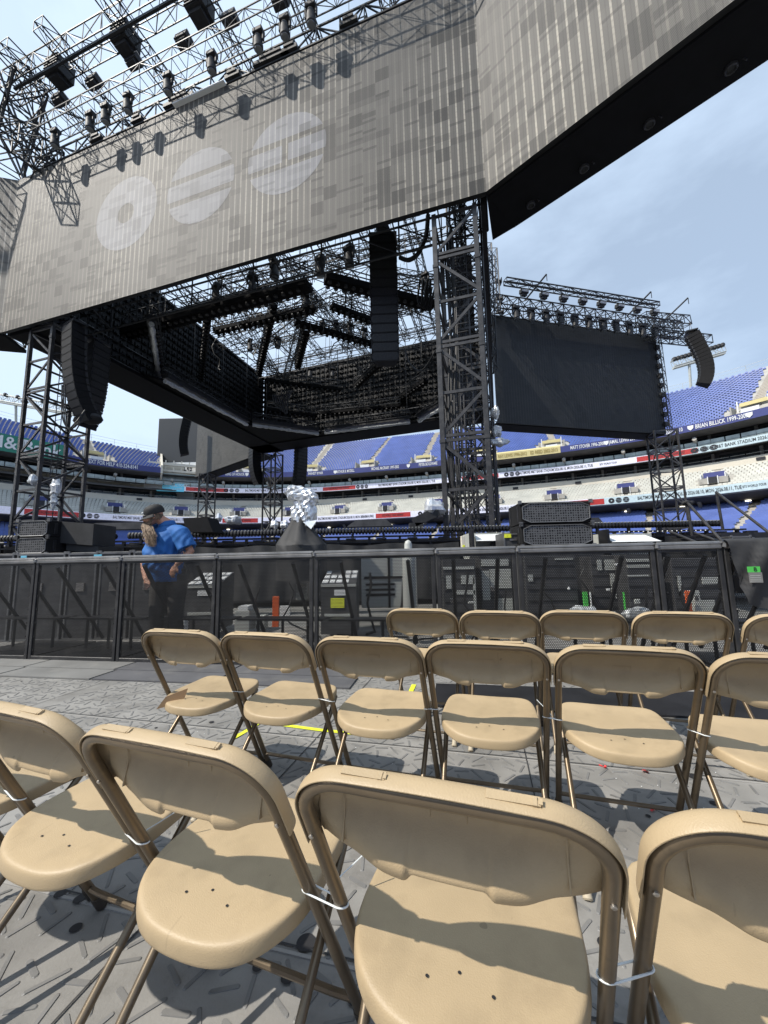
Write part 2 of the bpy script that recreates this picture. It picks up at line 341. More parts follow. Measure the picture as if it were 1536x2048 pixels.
# ------------------------------------------------------------------ setting: ground
g_ = MB(); g_.grid([[(x, y, -.03) for x in (-400, -60, 0, 60, 400)] for y in (-400, -20, 40, 120, 400)])
tag(g_.build('field_ground', M['turf']), kind='structure')
FA = rad(-14)                                                   # floor panels lie at this angle
fx_, fy_ = V(math.cos(FA), math.sin(FA), 0), V(-math.sin(FA), math.cos(FA), 0)
FO = onz(300, 1838, 0)
def fl(u, v, z=0): return FO + fx_ * u + fy_ * v + V(0, 0, z)
f_ = MB(); f_.add([fl(-8, -6, 0), fl(10, -6, 0), fl(10, 5.2, 0), fl(-8, 5.2, 0), fl(-8, -6, -.028), fl(10, -6, -.028), fl(10, 5.2, -.028), fl(-8, 5.2, -.028)], [(0, 1, 2, 3), (0, 4, 5, 1), (1, 5, 6, 2), (2, 6, 7, 3), (3, 7, 4, 0)])
tag(f_.build('floor', M['floor']), kind='structure')
# moulded tread bars: four directions repeating
bars = MB(); CELL = .158
def bar(c, ang, L, w=.0052, h=.0026):
    a = fx_ * math.cos(ang) + fy_ * math.sin(ang); b = V(-a.y, a.x, 0); pts = []
    for (l, ww) in ((-L, .5), (-L + w * .6, 1), (L - w * .6, 1), (L, .5)): pts.append((l, ww))
    top = [c + a * l + b * (w * ww) for l, ww in pts] + [c + a * l - b * (w * ww) for l, ww in reversed(pts)]
    n = len(top); bars.add([p + V(0, 0, h) for p in top] + [c + (p - c) * 1.1 + V(0, 0, .0003) for p in top], [tuple(range(n - 1, -1, -1))] + [(i, (i + 1) % n, n + (i + 1) % n, n + i) for i in range(n)])
holes = []
for i in range(-30, 34):
    for j in range(-12, 30):
        u, v = (i + .5) * CELL, (j + .5) * CELL; c = fl(u, v)
        if c.y < .25 or c.y > 4.5 or abs(c.x) > c.y * 1.08 + .5: continue
        k = (i * 3 + j * 5) % 11
        fu, fv = (u / 1.25) % 1, (v / 1.25) % 1
        if min(fu, 1 - fu) < .045 or min(fv, 1 - fv) < .03: continue
        q = CELL * .25; flip = (i + j) % 2
        if k == 0 and (i % 2 == 0): holes.append(c + fx_ * q); bar(c - fx_ * q, rad(80), .040); continue
        bar(c + fx_ * (-q) + fy_ * q * .6, rad(52 if flip else 128), .047); bar(c + fx_ * q + fy_ * q, rad(8 if flip else -22), .036, .0072)
        bar(c + fx_ * q * .8 - fy_ * q * .8, rad(104 if flip else 70), .038); bar(c - fx_ * q * .9 - fy_ * q * 1.1, rad(24 if flip else -30), .036)
tag(bars.build('floor_tread', M['bar']), 'raised grey tread bars moulded into the floor panels', 'floor', kind='stuff')
se = MB(); ri = MB()
for i in range(-4, 7):
    u = i * 1.25; se.add([fl(u - .003, -6, .004), fl(u + .003, -6, .004), fl(u + .003, 5.2, .004), fl(u - .003, 5.2, .004)], [(0, 1, 2, 3)])
for j in range(-3, 5):
    v = j * 1.25 + .02; se.add([fl(-8, v - .003, .0044), fl(10, v - .003, .0044), fl(10, v + .003, .0044), fl(-8, v + .003, .0044)], [(0, 1, 2, 3)])
    ri.obox(fl(1, v - .02, .002), fx_ * 9, fy_ * .005, V(0, 0, .002))
tag(se.build('floor_seams', M['seam']), kind='structure'); tag(ri.build('floor_ridges', M['ridge']), kind='structure')
dr = MB()
for c in holes:
    n = 14; r = .010 if random.random() < .6 else .017
    dr.add([c + V(math.cos(6.283 * k / n) * r, math.sin(6.283 * k / n) * r, .004) for k in range(n)], [tuple(range(n))])
for px, py, r in [(612, 1888, .028), (735, 1935, .03), (575, 1958, .018), (710, 2000, .02), (515, 1937, .014), (1210, 1890, .02), (1390, 1555, .03), (160, 1800, .02), (120, 1790, .018)]:
    c = onz(px, py, 0); n = 18; dr.add([c + V(math.cos(6.283 * k / n) * r, math.sin(6.283 * k / n) * r, .0048) for k in range(n)], [tuple(range(n))])
tag(dr.build('floor_drain_holes', M['drain']), kind='structure')
# dark protection plates along the barrier, light ply edge strip
FD = V(math.cos(rad(-9.5)), math.sin(rad(-9.5)), 0); FN = V(FD.y * -1, FD.x, 0)     # barrier direction / towards the stage
F0 = V(-3.0, 4.58, 0)
def fe(s, t, z=0): return F0 + FD * s + FN * t + V(0, 0, z)
def fence_s(px, py=1110):
    "distance along the barrier line of the post seen at pixel column px"
    d = fw * F_PX + rt * (px - 768) - up * (py - 1024); o = V(0, 0, EYE)
    t = (F0 - o).dot(FN) / d.dot(FN); return (o + d * t - F0).dot(FD)
def plate(name, s0, s1, t0, t1, z, m, label, cat='floor plate', group=None, kind=None, h=.012):
    p = MB(); vs = [fe(s0, t0, z), fe(s1, t0, z), fe(s1, t1, z), fe(s0, t1, z)]
    p.add(vs + [q + V(0, 0, h) for q in vs], [(3, 2, 1, 0), (4, 5, 6, 7), (0, 1, 5, 4), (1, 2, 6, 5), (2, 3, 7, 6), (3, 0, 4, 7)])
    o = p.build(name, m)
    return tag(o, label, cat, group, kind)
M['plate2'] = mat('pale_plate', (.17, .168, .16), .6, 0, .2, 1.6, dirt=(.25, .24, .22), dscale=3, bump=.2, bscale=60)
sp_ = [-6.2, -4.3, -2.35, -1.0, .15, 1.45, 2.78]
lab = ['far left dull grey plate in front of the barrier', 'long pale grey plate at left under the barrier', 'grey plate in front of the man in blue', 'grey plate left of the leftmost tan chair', 'dark grey plate behind the leftmost second row chair', 'dark plate ending at the chair gap, by yellow tape']
for i in range(6):
    plate('floor_plate', sp_[i] + .012, sp_[i + 1] - .012, -.30, .12, .004, M['plate2'] if i < 4 else M['plate'], lab[i] + ', inner one', group='plates along the barrier')
    plate('floor_plate', sp_[i] + .06, sp_[i + 1] + .03, -.62, -.312, .003, M['plate2'] if i < 4 else M['plate'], lab[i] + ', outer one', group='plates along the barrier')
plate('floor_mat', 3.55, 5.9, -.95, -.42, .004, M['black'], 'black scuffed mat on the floor behind the front row chairs at right', 'floor mat')
o = MB(); vs = [fe(5.92, -.97, .004), fe(6.1, -.97, .004), fe(6.05, -.62, .004), fe(5.92, -.62, .004)]; o.add(vs + [q + V(0, 0, .006) for q in vs], [(4, 5, 6, 7), (0, 1, 5, 4), (1, 2, 6, 5), (2, 3, 7, 6), (3, 0, 4, 7)])
tag(o.build('orange_marker', M['orange']), 'orange tape patch at the right end of the black mat', 'tape')
def tape(pts, w, m, name, label, cat='tape'):
    p = MB(); pts = [onz(x, y, 0) for x, y in pts]
    for a, b in zip(pts, pts[1:]):
        d = (b - a).normalized(); n = V(-d.y, d.x, 0) * w / 2; p.add([q + V(0, 0, .0052) for q in (a - n, b - n, b + n, a + n)] + [q + V(0, 0, .0040) for q in (a - n, b - n, b + n, a + n)], [(0, 1, 2, 3), (0, 4, 5, 1), (1, 5, 6, 2), (2, 6, 7, 3), (3, 7, 4, 0)])
    return tag(p.build(name, m), label, cat)
tape([(528, 1446), (640, 1461), (770, 1475)], .035, M['yellow'], 'floor_tape', 'long strip of yellow tape on the floor under the second row')
tape([(466, 1478), (496, 1461), (524, 1443)], .035, M['yellow'], 'floor_tape', 'short slanting yellow tape at the left end of the long strip')
tape([(818, 1392), (828, 1370)], .04, M['yellow'], 'floor_tape', 'small yellow tape tab on the dark plate behind the second row')
tape([(150, 1580), (170, 1570)], .03, M['yellow'], 'floor_tape', 'yellow scrap between the two leftmost front chairs')
def scrap(px, py, m, label, s=.012, name='paper_scrap'):
    p = MB(); c = onz(px, py, .004); k = 7
    for q in range(3):
        a = random.random() * 6; e = V(math.cos(a), math.sin(a), random.uniform(.2, .8)) * s; f = V(-math.sin(a), math.cos(a), random.uniform(-.3, .5)) * s * .6
        cc = c + V(random.uniform(-1, 1), random.uniform(-1, 1), .6) * s
        p.add([cc - e - f, cc + e - f, cc + e * 1.1 + f, cc - e * .7 + f], [(0, 1, 2, 3)])
    tag(p.build(name, m), label, 'scrap')
scrap(463, 1925, M['yellow'], 'crumpled yellow scrap by a chair foot at bottom left', .016)
scrap(1290, 1546, M['redp'], 'larger red scrap on a drain cover at right', .013); scrap(1206, 1534, M['redp'], 'small red scrap left of the larger one', .009)
scrap(1305, 1622, M['redp'], 'tiny red scrap behind the bottom right chair', .007)
tag((lambda p: ([p.add([(lambda c: [c, c + V(.008, .002, 0), c + V(.006, .007, .001)])(onz(random.uniform(20, 1500), random.uniform(1380, 1620), .0045))][0], [(0, 1, 2)]) for _ in range(60)], p)[1])(MB()).build('paper_specks', M['white']), 'tiny white paper specks scattered over the grey floor', 'litter', kind='stuff')

# ------------------------------------------------------------------ folding chairs
LEAN = math.atan2(.425, .79); CL, SL = math.cos(LEAN), math.sin(LEAN)
RT = .0122
def bk(X, Vd, Wf):
    "back plane: X across, Vd down the tube from the top, Wf forward of the tube axis plane"
    return V(X, -.235 + Vd * SL + Wf * CL, .790 - Vd * CL + Wf * SL)
HW = .2215          # half spacing of the tube axes
def make_chair():
    t = thing('folding_chair', (0, 0, 0), 'x', 'folding chair')
    # main frame: one bent tube from foot over the back to the other foot
    pts = [bk(-HW, .893, 0), bk(-HW, .6, 0), bk(-HW, .3, 0), bk(-HW, .15, 0)]
    Rr = .085
    for k in range(9):
        a = math.pi / 2 * k / 8; pts.append(bk(-HW + Rr - Rr * math.cos(a), Rr - Rr * math.sin(a), 0))
    pts += [V(-p.x, p.y, p.z) for p in reversed(pts)]
    m = MB(); m.path(pts, RT, 12)
    m.build('frame', M['tube'], t, smooth=40)
    # front stretcher
    m = MB(); c0, c1 = bk(-HW, .79, 0), bk(HW, .79, 0)
    m.path([c0, c0 + V(.02, -.002, 0)] + [c0.lerp(c1, q) + V(0, -.004, 0) for q in (.12, .5, .88)] + [c1 + V(-.02, -.002, 0), c1], .0088, 8)
    m.build('front_stretcher', M['tube'], t, smooth=40)
    # rear legs hinged under the seat front
    hx = HW - .028; top = V(0, .145, .425); ft = V(0, -.275, .012)
    for sg in (-1, 1):
        m = MB(); a = top + V(sg * hx, 0, 0); b = ft + V(sg * hx, 0, 0)
        m.path([a + V(-sg * .02, .0, .012), a, a.lerp(b, .3), a.lerp(b, .7), b], .0105, 10)
        m.build('leg', M['tube'], t, smooth=40)
        m = MB(); d = (b - a).normalized(); m.lathe([(.0108, -.03), (.0135, -.03), (.0145, 0), (.016, .012), (.012, .016)], b, d, 12)
        m.build('foot_cap', M['cap2'], t, smooth=40)
        m = MB(); d = (bk(0, .893, 0) - bk(0, .6, 0)).normalized(); e = bk(sg * HW, .875, 0)
        m.lathe([(.0128, -.035), (.0155, -.035), (.0165, 0), (.017, .012), (.013, .017)], e, d, 12)
        m.build('foot_cap', M['cap'], t, smooth=40)
        m = MB(); m.lathe([(.0045, 0), (.0045, .002), (.003, .0032), (.0, .0032)], bk(sg * HW, .135, -RT + .0005), -(bk(0, 0, 1) - bk(0, 0, 0)), 10)
        m.build('screw', M['steel'], t, smooth=40)
    m = MB(); b0 = top.lerp(ft, .84); zz = b0.z; L = []
    for (x, dy, dz) in ((-hx, 0, 0), (-hx + .012, -.02, -.012), (-hx + .035, -.038, -.02), (0, -.04, -.02), (hx - .035, -.038, -.02), (hx - .012, -.02, -.012), (hx, 0, 0)): L.append(V(x, b0.y + dy, zz + dz))
    m.path(L, .0075, 8); m.build('rear_stretcher', M['tube'], t, smooth=40)
    # back panel
    HP = .2385; Rp = .102; VS = .168
    top_o = []; n_arc = 14
    TO = -.0165
    for k in range(5): top_o.append((-HP, VS - (VS - Rp - TO) * k / 5 ))
    for k in range(n_arc + 1):
        a = math.pi / 2 * k / n_arc; top_o.append((-HP + Rp - Rp * math.cos(a), TO + Rp - Rp * math.sin(a)))
    nm = 34
    half = top_o[:]; X0 = half[-1][0]
    for k in range(1, nm + 1): half.append((X0 + (0 - X0) * k / nm, TO - .003 * math.sin(math.pi / 2 * k / nm)))
    outl = half + [(-x, v) for x, v in reversed(half[:-1])]
    def sm(x): x = min(1, max(0, x)); return x * x * (3 - 2 * x)
    def vbot(X):
        a = abs(X); v = VS + .004
        v += .018 * sm((.155 - a) / .06)
        v -= .013 * sm((.066 - a) / .012)
        return v
    def wshape(X, v):
        e = 1 - min(1, (abs(X) / .215)) ** 2.6
        w = .026 + .036 * e * math.sin(min(1, max(0, v / .175)) * math.pi)
        vb = .085 + .045 * e
        w -= .046 * sm((v - vb) / .040) * (.15 + .85 * e)
        if abs(X) < .066 and v > .15: w += .004
        return w
    m = MB(); rows = []; NR = 16; N = len(outl)
    cx = [(-HP + .012) + (2 * HP - .024) * (i / (N - 1)) for i in range(N)]
    # matching lower edge points by arc share
    low = []
    for i, (x, v) in enumerate(outl):
        lx = x * (1 - .07 * sm((abs(x) - .09) / .12)); low.append((lx, vbot(lx)))
    def nrm(i):
        a = outl[max(0, i - 1)]; b = outl[min(N - 1, i + 1)]; tx, tv = b[0] - a[0], b[1] - a[1]; l = math.hypot(tx, tv) or 1; return (-tv / l, tx / l)    # pointing inwards (down)
    prof = [(.0035, -.0095), (.0006, -.0095), (0, -.004), (0, .006), (.0012, .013), (.0045, .0195), (.010, .0235), (.018, .0255), (.027, .026)]
    for (ins, w) in prof:
        row = []
        for i, (x, v) in enumerate(outl):
            nx, nv = nrm(i); row.append(bk(x + nx * ins, v + nv * ins, w))
        rows.append(row)
    for k in range(1, NR + 1):
        t_ = k / NR; row = []
        for i, (x, v) in enumerate(outl):
            nx, nv = nrm(i); sx, sv = x + nx * .027, v + nv * .027; lx, lv = low[i]
            X = sx + (lx - sx) * t_; Vv = sv + (lv - sv) * t_
            w = wshape(X, Vv); bl = sm(t_ * 3); w = .026 * (1 - bl) + w * bl
            if t_ > .93: w += .004
            row.append(bk(X, Vv, w))
        rows.append(row)
    m.grid(rows)
    b = m.build('backrest', M['plastic'], t, smooth=60)
    bake(b, [('SOLIDIFY', dict(thickness=.0034, offset=-1)), ('SUBSURF', dict(levels=1, render_levels=1))])
    b.data.polygons.foreach_set('use_smooth', [True] * len(b.data.polygons))
    # moulded details of the back: stacking ridges, ribs, label frame
    ms = {-1: MB(), 1: MB()}; mr_ = {-1: MB(), 1: MB()}
    for sg in (-1, 1):
        for k in range(2):
            m = ms[sg]; m.obox(bk(sg * .105, -.0172 + k * .0012, .006 + k * .006), V(.034, 0, 0), (bk(0, 0, 1) - bk(0, 0, 0)) * .0035, (bk(0, 1, 0) - bk(0, 0, 0)) * .0022)
        m.obox(bk(sg * .105 + .034, -.0175, .008), V(.0025, 0, 0), (bk(0, 0, 1) - bk(0, 0, 0)) * .004, (bk(0, 1, 0) - bk(0, 0, 0)) * .0035)
        m.obox(bk(sg * .105 + .027, -.0175, .008), V(.003, 0, 0), (bk(0, 0, 1) - bk(0, 0, 0)) * .006, (bk(0, 1, 0) - bk(0, 0, 0)) * .003)
        wq = lambda v: wshape(.172, v)
        a = [bk(sg * .172, .075, wq(.075) + .002), bk(sg * .172, .158, wq(.158) + .001), bk(sg * .172, .150, wq(.15) - .012), bk(sg * .172, .118, wq(.118) - .009)]
        m = mr_[sg]; m.add([p + V(-.0011, 0, 0) for p in a] + [p + V(.0011, 0, 0) for p in a], [(0, 1, 2, 3), (7, 6, 5, 4), (0, 4, 5, 1), (1, 5, 6, 2), (2, 6, 7, 3), (3, 7, 4, 0)])
    for sg in (-1, 1): ms[sg].build('stacking_ridge', M['plastic'], b); mr_[sg].build('rib', M['plastic'], b)
    m = MB()
    fr = [(-.030 + .06 * k / 8, .112) for k in range(9)] + [(.030, .112 + .034 * k / 6) for k in range(1, 7)] + [(.030 - .06 * k / 8, .146) for k in range(1, 9)] + [(-.030, .146 - .034 * k / 6) for k in range(1, 6)]
    m.path([bk(x, v, wshape(x, v) - .0046) for x, v in fr], .0009, 5, closed=True)
    m.build('label_frame', M['plastic'], b)
    # seat
    m = MB(); rings = []; NS = 48
    def sout(a, k):
        c, s_ = math.cos(a), math.sin(a)
        if s_ >= 0:    # front half: square with rounded corners
            p = 7.5; r = (abs(c) ** p + abs(s_) ** p) ** (-1 / p); x, y = r * c, r * s_
            x *= 1 - .05 * max(0, y); return V(x * .204 * k, .015 + y * .195 * k, 0)
        p = 2.6; r = (abs(c) ** p + abs(s_) ** p) ** (-1 / p); x, y = r * c, r * s_
        return V(x * .204 * k, .015 + y * .192 * k, 0)
    def sz(p): 
        yy = p.y - .015
        return .446 + .010 * (yy / .2) + .006 * (p.x / .2) ** 2 - (.004 if abs(yy) < .12 else .004 - .010 * sm((abs(yy) - .12) / .07) * (1 if yy > 0 else -.9))
    for k, dz in ((0.1, 0), (.3, 0), (.55, 0), (.75, 0), (.86, 0), (.94, 0), (.972, -.0015), (.990, -.005), (1.0, -.012), (1.002, -.034), (.992, -.040), (.982, -.034)):
        rings.append([(lambda q: V(q.x, q.y, sz(q) + dz))(sout(2 * math.pi * i / NS, k)) for i in range(NS)])
    m.loft(rings, cap=False); m.v.append(tuple(V(0, .015, sz(V(0, .015, 0))))); m.f += [((i + 1) % NS, i, len(m.v) - 1) for i in range(NS)]
    s_o = m.build('seat', M['plastic'], t, smooth=60)
    bake(s_o, [('SUBSURF', dict(levels=1, render_levels=1))])
    s_o.data.polygons.foreach_set('use_smooth', [True] * len(s_o.data.polygons))
    m = MB()
    for (x, y) in ((-.05, -.105), (.0, -.085), (.055, -.105)):
        c = V(x, y, sz(V(x, y, 0)) + .0012); m.add([c + V(math.cos(.785 * k) * .003, math.sin(.785 * k) * .003, 0) for k in range(8)], [tuple(range(8))])
    m.build('drain_hole', M['drain'], s_o)
    # side brackets under the seat
    for sg in (-1, 1):
        m = MB(); m.cbox(sg * .176 - .005, sg * .176 + .005, -.065, .150, .402, .424, .003)
        m.build('seat_rail', M['tube'], t)
    return t
proto = make_chair(); used = [False]
def chair(px, py, ang, label, group, ztop=.76):
    "left outer corner of the back at plan px,py, row direction ang (deg)"
    t = proto if not used[0] else copy_tree(proto); used[0] = True
    th = rad(ang); ex = V(math.cos(th), math.sin(th), 0); ey = V(-ex.y, ex.x, 0)
    p = V(px, py, 0) + ex * .235 + ey * .2155
    t.location = (p.x, p.y, 0); t.rotation_euler = (0, 0, th); t.scale = (1, 1, .975); tag(t, label, 'folding chair', group)
    return t
ROW = []
r3 = [(-1.98, 1.30, -22, 'tan folding chair mostly cut off by the left edge, only its seat corner visible'),
      (-1.095, 1.03, -20.5, 'x'), (-.638, .85, -19.5, 'x'), (-.155, .674, -18.5, 'x'), (.333, .552, -18, 'x')]
r3[0] = (-1.57, 1.235, -22, 'nearest row chair at the far left edge, only its seat corner in view')
r3[1] = (*r3[1][:3], 'nearest row tan chair second from left, its back cut by the photo edge')
r3[2] = (*r3[2][:3], 'large tan chair in the nearest row left of the central one, yellow scrap under it')
r3[3] = (*r3[3][:3], 'largest, central tan folding chair of the nearest row with wide curved back')
r3[4] = (*r3[4][:3], 'nearest row tan chair cut off at the bottom right corner')
r2 = [(-1.235, 2.0, -17, 'left end chair of the middle row with the cardboard flap beside it'),
      (-.785, 1.875, -17.5, 'second tan chair from the left in the middle row, over the yellow tape'),
      (-.31, 1.72, -16.5, 'third tan chair from the left in the middle row'),
      (.15, 1.60, -15.5, 'fourth middle row chair, straight above the central near chair'),
      (.615, 1.47, -17, 'fifth and widest looking middle row chair, right of centre'),
      (1.06, 1.315, -18, 'middle row tan chair cut by the right edge')]
r1 = [(0.0, 2.63, -17, 'front row chair furthest left, nearest the grey cylinder behind the barrier'),
      (.455, 2.455, -17.5, 'front row chair second from left with small dark specks on its back'),
      (.93, 2.40, -18, 'middle chair of the front row nearest the barrier'),
      (1.415, 2.27, -18.5, 'fourth front row chair, left of the one cut by the edge'),
      (1.90, 2.10, -19, 'front row chair cut by the right edge of the photo')]
for rr, gname in ((r3, 'chairs of the nearest row'), (r2, 'chairs of the middle row'), (r1, 'chairs of the front row')):
    ROW.append([chair(x, y, a, l, gname) for x, y, a, l in rr])
# zip ties join neighbours
def ziptie(a, b, label, z=.475, tail=0):
    def axis(c, sg):
        Vd = (.79 - z / .975) / CL; p = bk(sg * HW, Vd, 0); p.z *= .975; th = c.rotation_euler[2]; ex = V(math.cos(th), math.sin(th), 0); ey = V(-ex.y, ex.x, 0)
        return Vector(c.location) + ex * p.x + ey * p.y + V(0, 0, p.z), ey
    p, e1 = axis(a, 1); q, _ = axis(b, -1); d = (q - p); d.z = 0; L = d.length; d.normalize(); n = V(-d.y, d.x, 0); R_ = RT + .002
    pts = []
    for k in range(9): t = math.pi * k / 8; pts.append(p - d * R_ * math.sin(t) - n * R_ * math.cos(t) + V(0, 0, .003 * math.cos(t)))
    for k in range(9): t = math.pi * k / 8; pts.append(q + d * R_ * math.sin(t) + n * R_ * math.cos(t) - V(0, 0, .006 + .004 * math.cos(t)))
    m = MB(); m.path(pts, .0017, 6, closed=True)
    if tail:
        e = p.lerp(q, .5) + n * R_; m.path([e, e + n * .03 + d * .015 * tail + V(0, 0, .01), e + n * .07 + d * .05 * tail + V(0, 0, .035)], .0012, 5)
    tag(m.build('zip_tie', M['zip'], smooth=50), label, 'zip tie', 'white zip ties joining the chairs')
nm3 = ['at the far left of the nearest row', 'second from left in the nearest row, long tail', 'left of the central near chair', 'right of the central near chair']
for i in range(4): ziptie(ROW[0][i], ROW[0][i + 1], 'white zip tie round chair tubes ' + nm3[i], .47, tail=1 if i in (1, 2) else 0)
nm2 = ['first from the left in the middle row', 'second from the left in the middle row', 'middle row, left of the fourth chair', 'middle row, right of the fourth chair', 'middle row, by the right edge']
for i in range(5): ziptie(ROW[1][i], ROW[1][i + 1], 'white zip tie round chair tubes ' + nm2[i], .475, tail=-1 if i in (0, 3) else 0)
# cardboard flap at the row end
c = onz(322, 1405, .42); m = MB(); e = V(.95, .3, 0).normalized(); m.add([c + e * -.02 + V(0, 0, -.03), c + e * .10 + V(0, 0, -.01), c + e * .12 + V(0, 0, .055), c + e * .02 + V(0, 0, .025)] , [(0, 1, 2, 3)])
o = m.build('cardboard_flap', M['card']); bake(o, [('SOLIDIFY', dict(thickness=.004))]); tag(o, 'small tan cardboard flap at the left end of the middle row', 'flap')

# ------------------------------------------------------------------ stage superstructure: corner points in plan
A, B, D_, Gc = V(3.33, 10.48, 0), V(-18.15, 17.11, 0), V(-12.5, 38.3, 0), V(9.2, 30.6, 0)
Z0, Z1 = 12.3, 20.55
def led_wall(name, p, q, label, m, z0=Z0, z1=Z1, thick=.16, soffit_d=1.8, side=1, group='LED screen walls', backs=True, soffit=True):
    "screen from p to q (viewed with p at its right, q at its left when side=1); box, lit face skin, black soffit box behind"
    d = (q - p); L = d.length; d.normalize(); n = V(d.y, -d.x, 0) * side       # n: away from the face = inwards
    t = thing(name, (p.x, p.y, z0), label, 'LED screen', group, math.atan2(d.y, d.x))
    # local frame: x along, y = left normal
    s = -side                                                             # inwards in local y is -side
    H = z1 - z0
    mb = MB(); mb.add([(0, 0, 0), (L, 0, 0), (L, 0, H), (0, 0, H)], [(0, 1, 2, 3)]); mb.build('screen_face', m, t)
    mb = MB(); y0, y1 = sorted((s * .004, s * thick)); mb.box(.002, L - .002, y0, y1, .002, H - .002)
    if backs:        # rear of the cabinets: handles and power boxes
        nx, nz_ = int(L / .5), int(H / .5); yb = s * thick
        for i in range(nx):
            for k in range(nz_):
                x, z = (i + .5) * L / nx, (k + .5) * H / nz_; j = RNG.rand()
                mb.obox((x, yb + s * .05, z), (.19, 0, .02 * (j - .5)), (0, .05, 0), (0, 0, .12 + .06 * j))
                mb.obox((x - .05 + .1 * j, yb + s * .13, z - .05), (.06, 0, 0), (0, .04, 0), (0, 0, .05))
    mb.build('cabinet_wall', M['cabinet'], t)
    if soffit_d:
        if soffit:
            mb = MB(); y0, y1 = sorted((s * (thick + .02), s * soffit_d)); mb.box(0, L, y0, y1, -.05, .12)
            mb.build('soffit', M['matt'], t)
        mb = MB()
        ya, yb = s * (thick + .15), s * (soffit_d - .1); nb = max(2, int(L / 1.5))
        for (y, z) in ((ya, .2), (yb, .2), (yb, 1.3), (ya, 1.3), (yb, H - .3), (ya, H - .3), (yb, H - 1.4)):
            mb.tube((0, y, z), (L, y, z), .045, 5)
        for i in range(nb):
            x0, x1 = i * L / nb, (i + 1) * L / nb
            mb.tube((x0, yb, .2), (x1, yb, 1.3), .026, 4); mb.tube((x1, yb, 1.3), (x1, yb, .2), .026, 4)
            mb.tube((x0, yb, H - .3), (x1, yb, H - 1.4), .026, 4); mb.tube((x0, ya, H - .3), (x1, yb, H - .3), .026, 4)
            if i % 2 == 0: mb.tube((x0, yb, .2), (x0, yb, H - .3), .035, 5); mb.tube((x0, yb, 3.0), (x0 + L / nb, ya, 1.3), .022, 4)
            mb.tube((x0, ya, .9), (x0, yb, .2), .03, 4)
        mb.build('rear_frame', M['truss'], t)
    return t, L, s
def fixtures_under(t, L, s, n, y, z=-.02):
    for i in range(n):
        mb = MB(); x = (i + .5) * L / n
        mb.lathe([(.10, 0), (.13, -.03), (.13, -.10), (.11, -.12), (.09, -.11), (.08, -.08)], (x, s * y, z), (0, 0, 1), 12)
        mb.tube((x - .2, s * y, z), (x - .26, s * y, z - .12), .02, 5)
        mb.build('down_light', M['lamp'], t, smooth=40)
tA, LA, sA = led_wall('led_screen', A, B, 'huge pale grey front screen with three round emblems above the stage', M['ledbig'], side=1, soffit_d=1.8, soffit=False)
# emblems
def emblem(kind, r=1.0, n=64):
    "polygons of the round emblems: ring, two slits, two slits joined by a bar"
    P = []
    def strip(z0, z1, xa=None, xb=None, k=24):
        a, b = [], []
        for i in range(k + 1):
            z = z0 + (z1 - z0) * i / k; w = math.sqrt(max(0, 1 - z * z)); l, rr = -w, w
            if xa is not None: l = max(l, xa)
            if xb is not None: rr = min(rr, xb)
            if rr < l: rr = l
            a.append((l * r, z * r)); b.append((rr * r, z * r))
        P.append(a + b[::-1])
    if kind == 0:
        o = [(math.cos(2 * math.pi * i / n) * r, math.sin(2 * math.pi * i / n) * r) for i in range(n)]; h = [(x * .27, y * .27) for x, y in o]
        for i in range(n): j = (i + 1) % n; P.append([o[i], o[j], h[j], h[i]])
    elif kind == 1:
        strip(-1, -.36); strip(-.20, .24); strip(.40, 1)
    else:
        strip(-1, -.36); strip(-.20, .24, None, -.10); strip(-.20, .24, .06, None); strip(.40, 1)
    return P
def emblem_thing(mb, ox, oz, r, kind, mapf):
    for poly in emblem(kind, r): 
        mb.add([mapf(ox + x, oz + z) for x, z in poly], [tuple(range(len(poly)))])
for i, (sx, kind, r) in enumerate(((7.05, 2, 1.66), (11.0, 1, 1.66), (14.95, 0, 1.72))):
    mb = MB(); emblem_thing(mb, 0, 0, r, kind, lambda x, z: (sx - x, .004, 16.3 - Z0 + z)); mb.f = [tuple(reversed(q)) for q in mb.f]; o = mb.build('emblem', M['ledlogo'], tA)
# C wing comes forward over the camera's right, B wing goes left, G wing right (off), D wing at the far left
C_ = A + V(.707, -.707, 0) * 17.4
tC, LC, sC = led_wall('led_screen', C_, A, 'pale grey striped wing screen overhead at top right, seen from below', M['ledbig'], side=1, backs=False)
fixtures_under(tC, LC, sC, 11, 1.35)
Bw = B + V(-.974, -.225, 0) * 17.4
tB, LB, sB = led_wall('led_screen', B, Bw, 'grey wing screen cut off by the left edge', M['ledbig'], side=1, backs=False)
G2 = Gc + V(.9745, .2246, 0) * 17.6
tG, LG, sG = led_wall('led_screen', G2, Gc + V(.4, .1, 0), 'black switched-off wing screen at right over the blue seats', M['leddark'], side=1, z1=22.0, backs=False)
Dw = D_ + V(-.755, .656, 0) * 15.5
tD, LD, sD = led_wall('led_screen', D_, Dw, 'grey triangular looking wing screen far left behind the stage', M['ledmid'], side=1, backs=False)
led_wall('led_screen', B + V(0, .3, 0), D_, 'left side screen wall seen from inside, black cabinet backs', M['leddark'], side=1, soffit_d=2.6)
led_wall('led_screen', D_ + V(.3, 0, 0), Gc + V(-.3, 0, 0), 'far screen wall across the stage showing its bumpy black rear', M['leddark'], side=1, soffit_d=2.4)
led_wall('led_screen', Gc + V(0, -.3, 0), A + V(.1, .4, 0), 'right side screen wall seen almost edge on behind the tall tower', M['leddark'], side=1, soffit_d=0, backs=False)

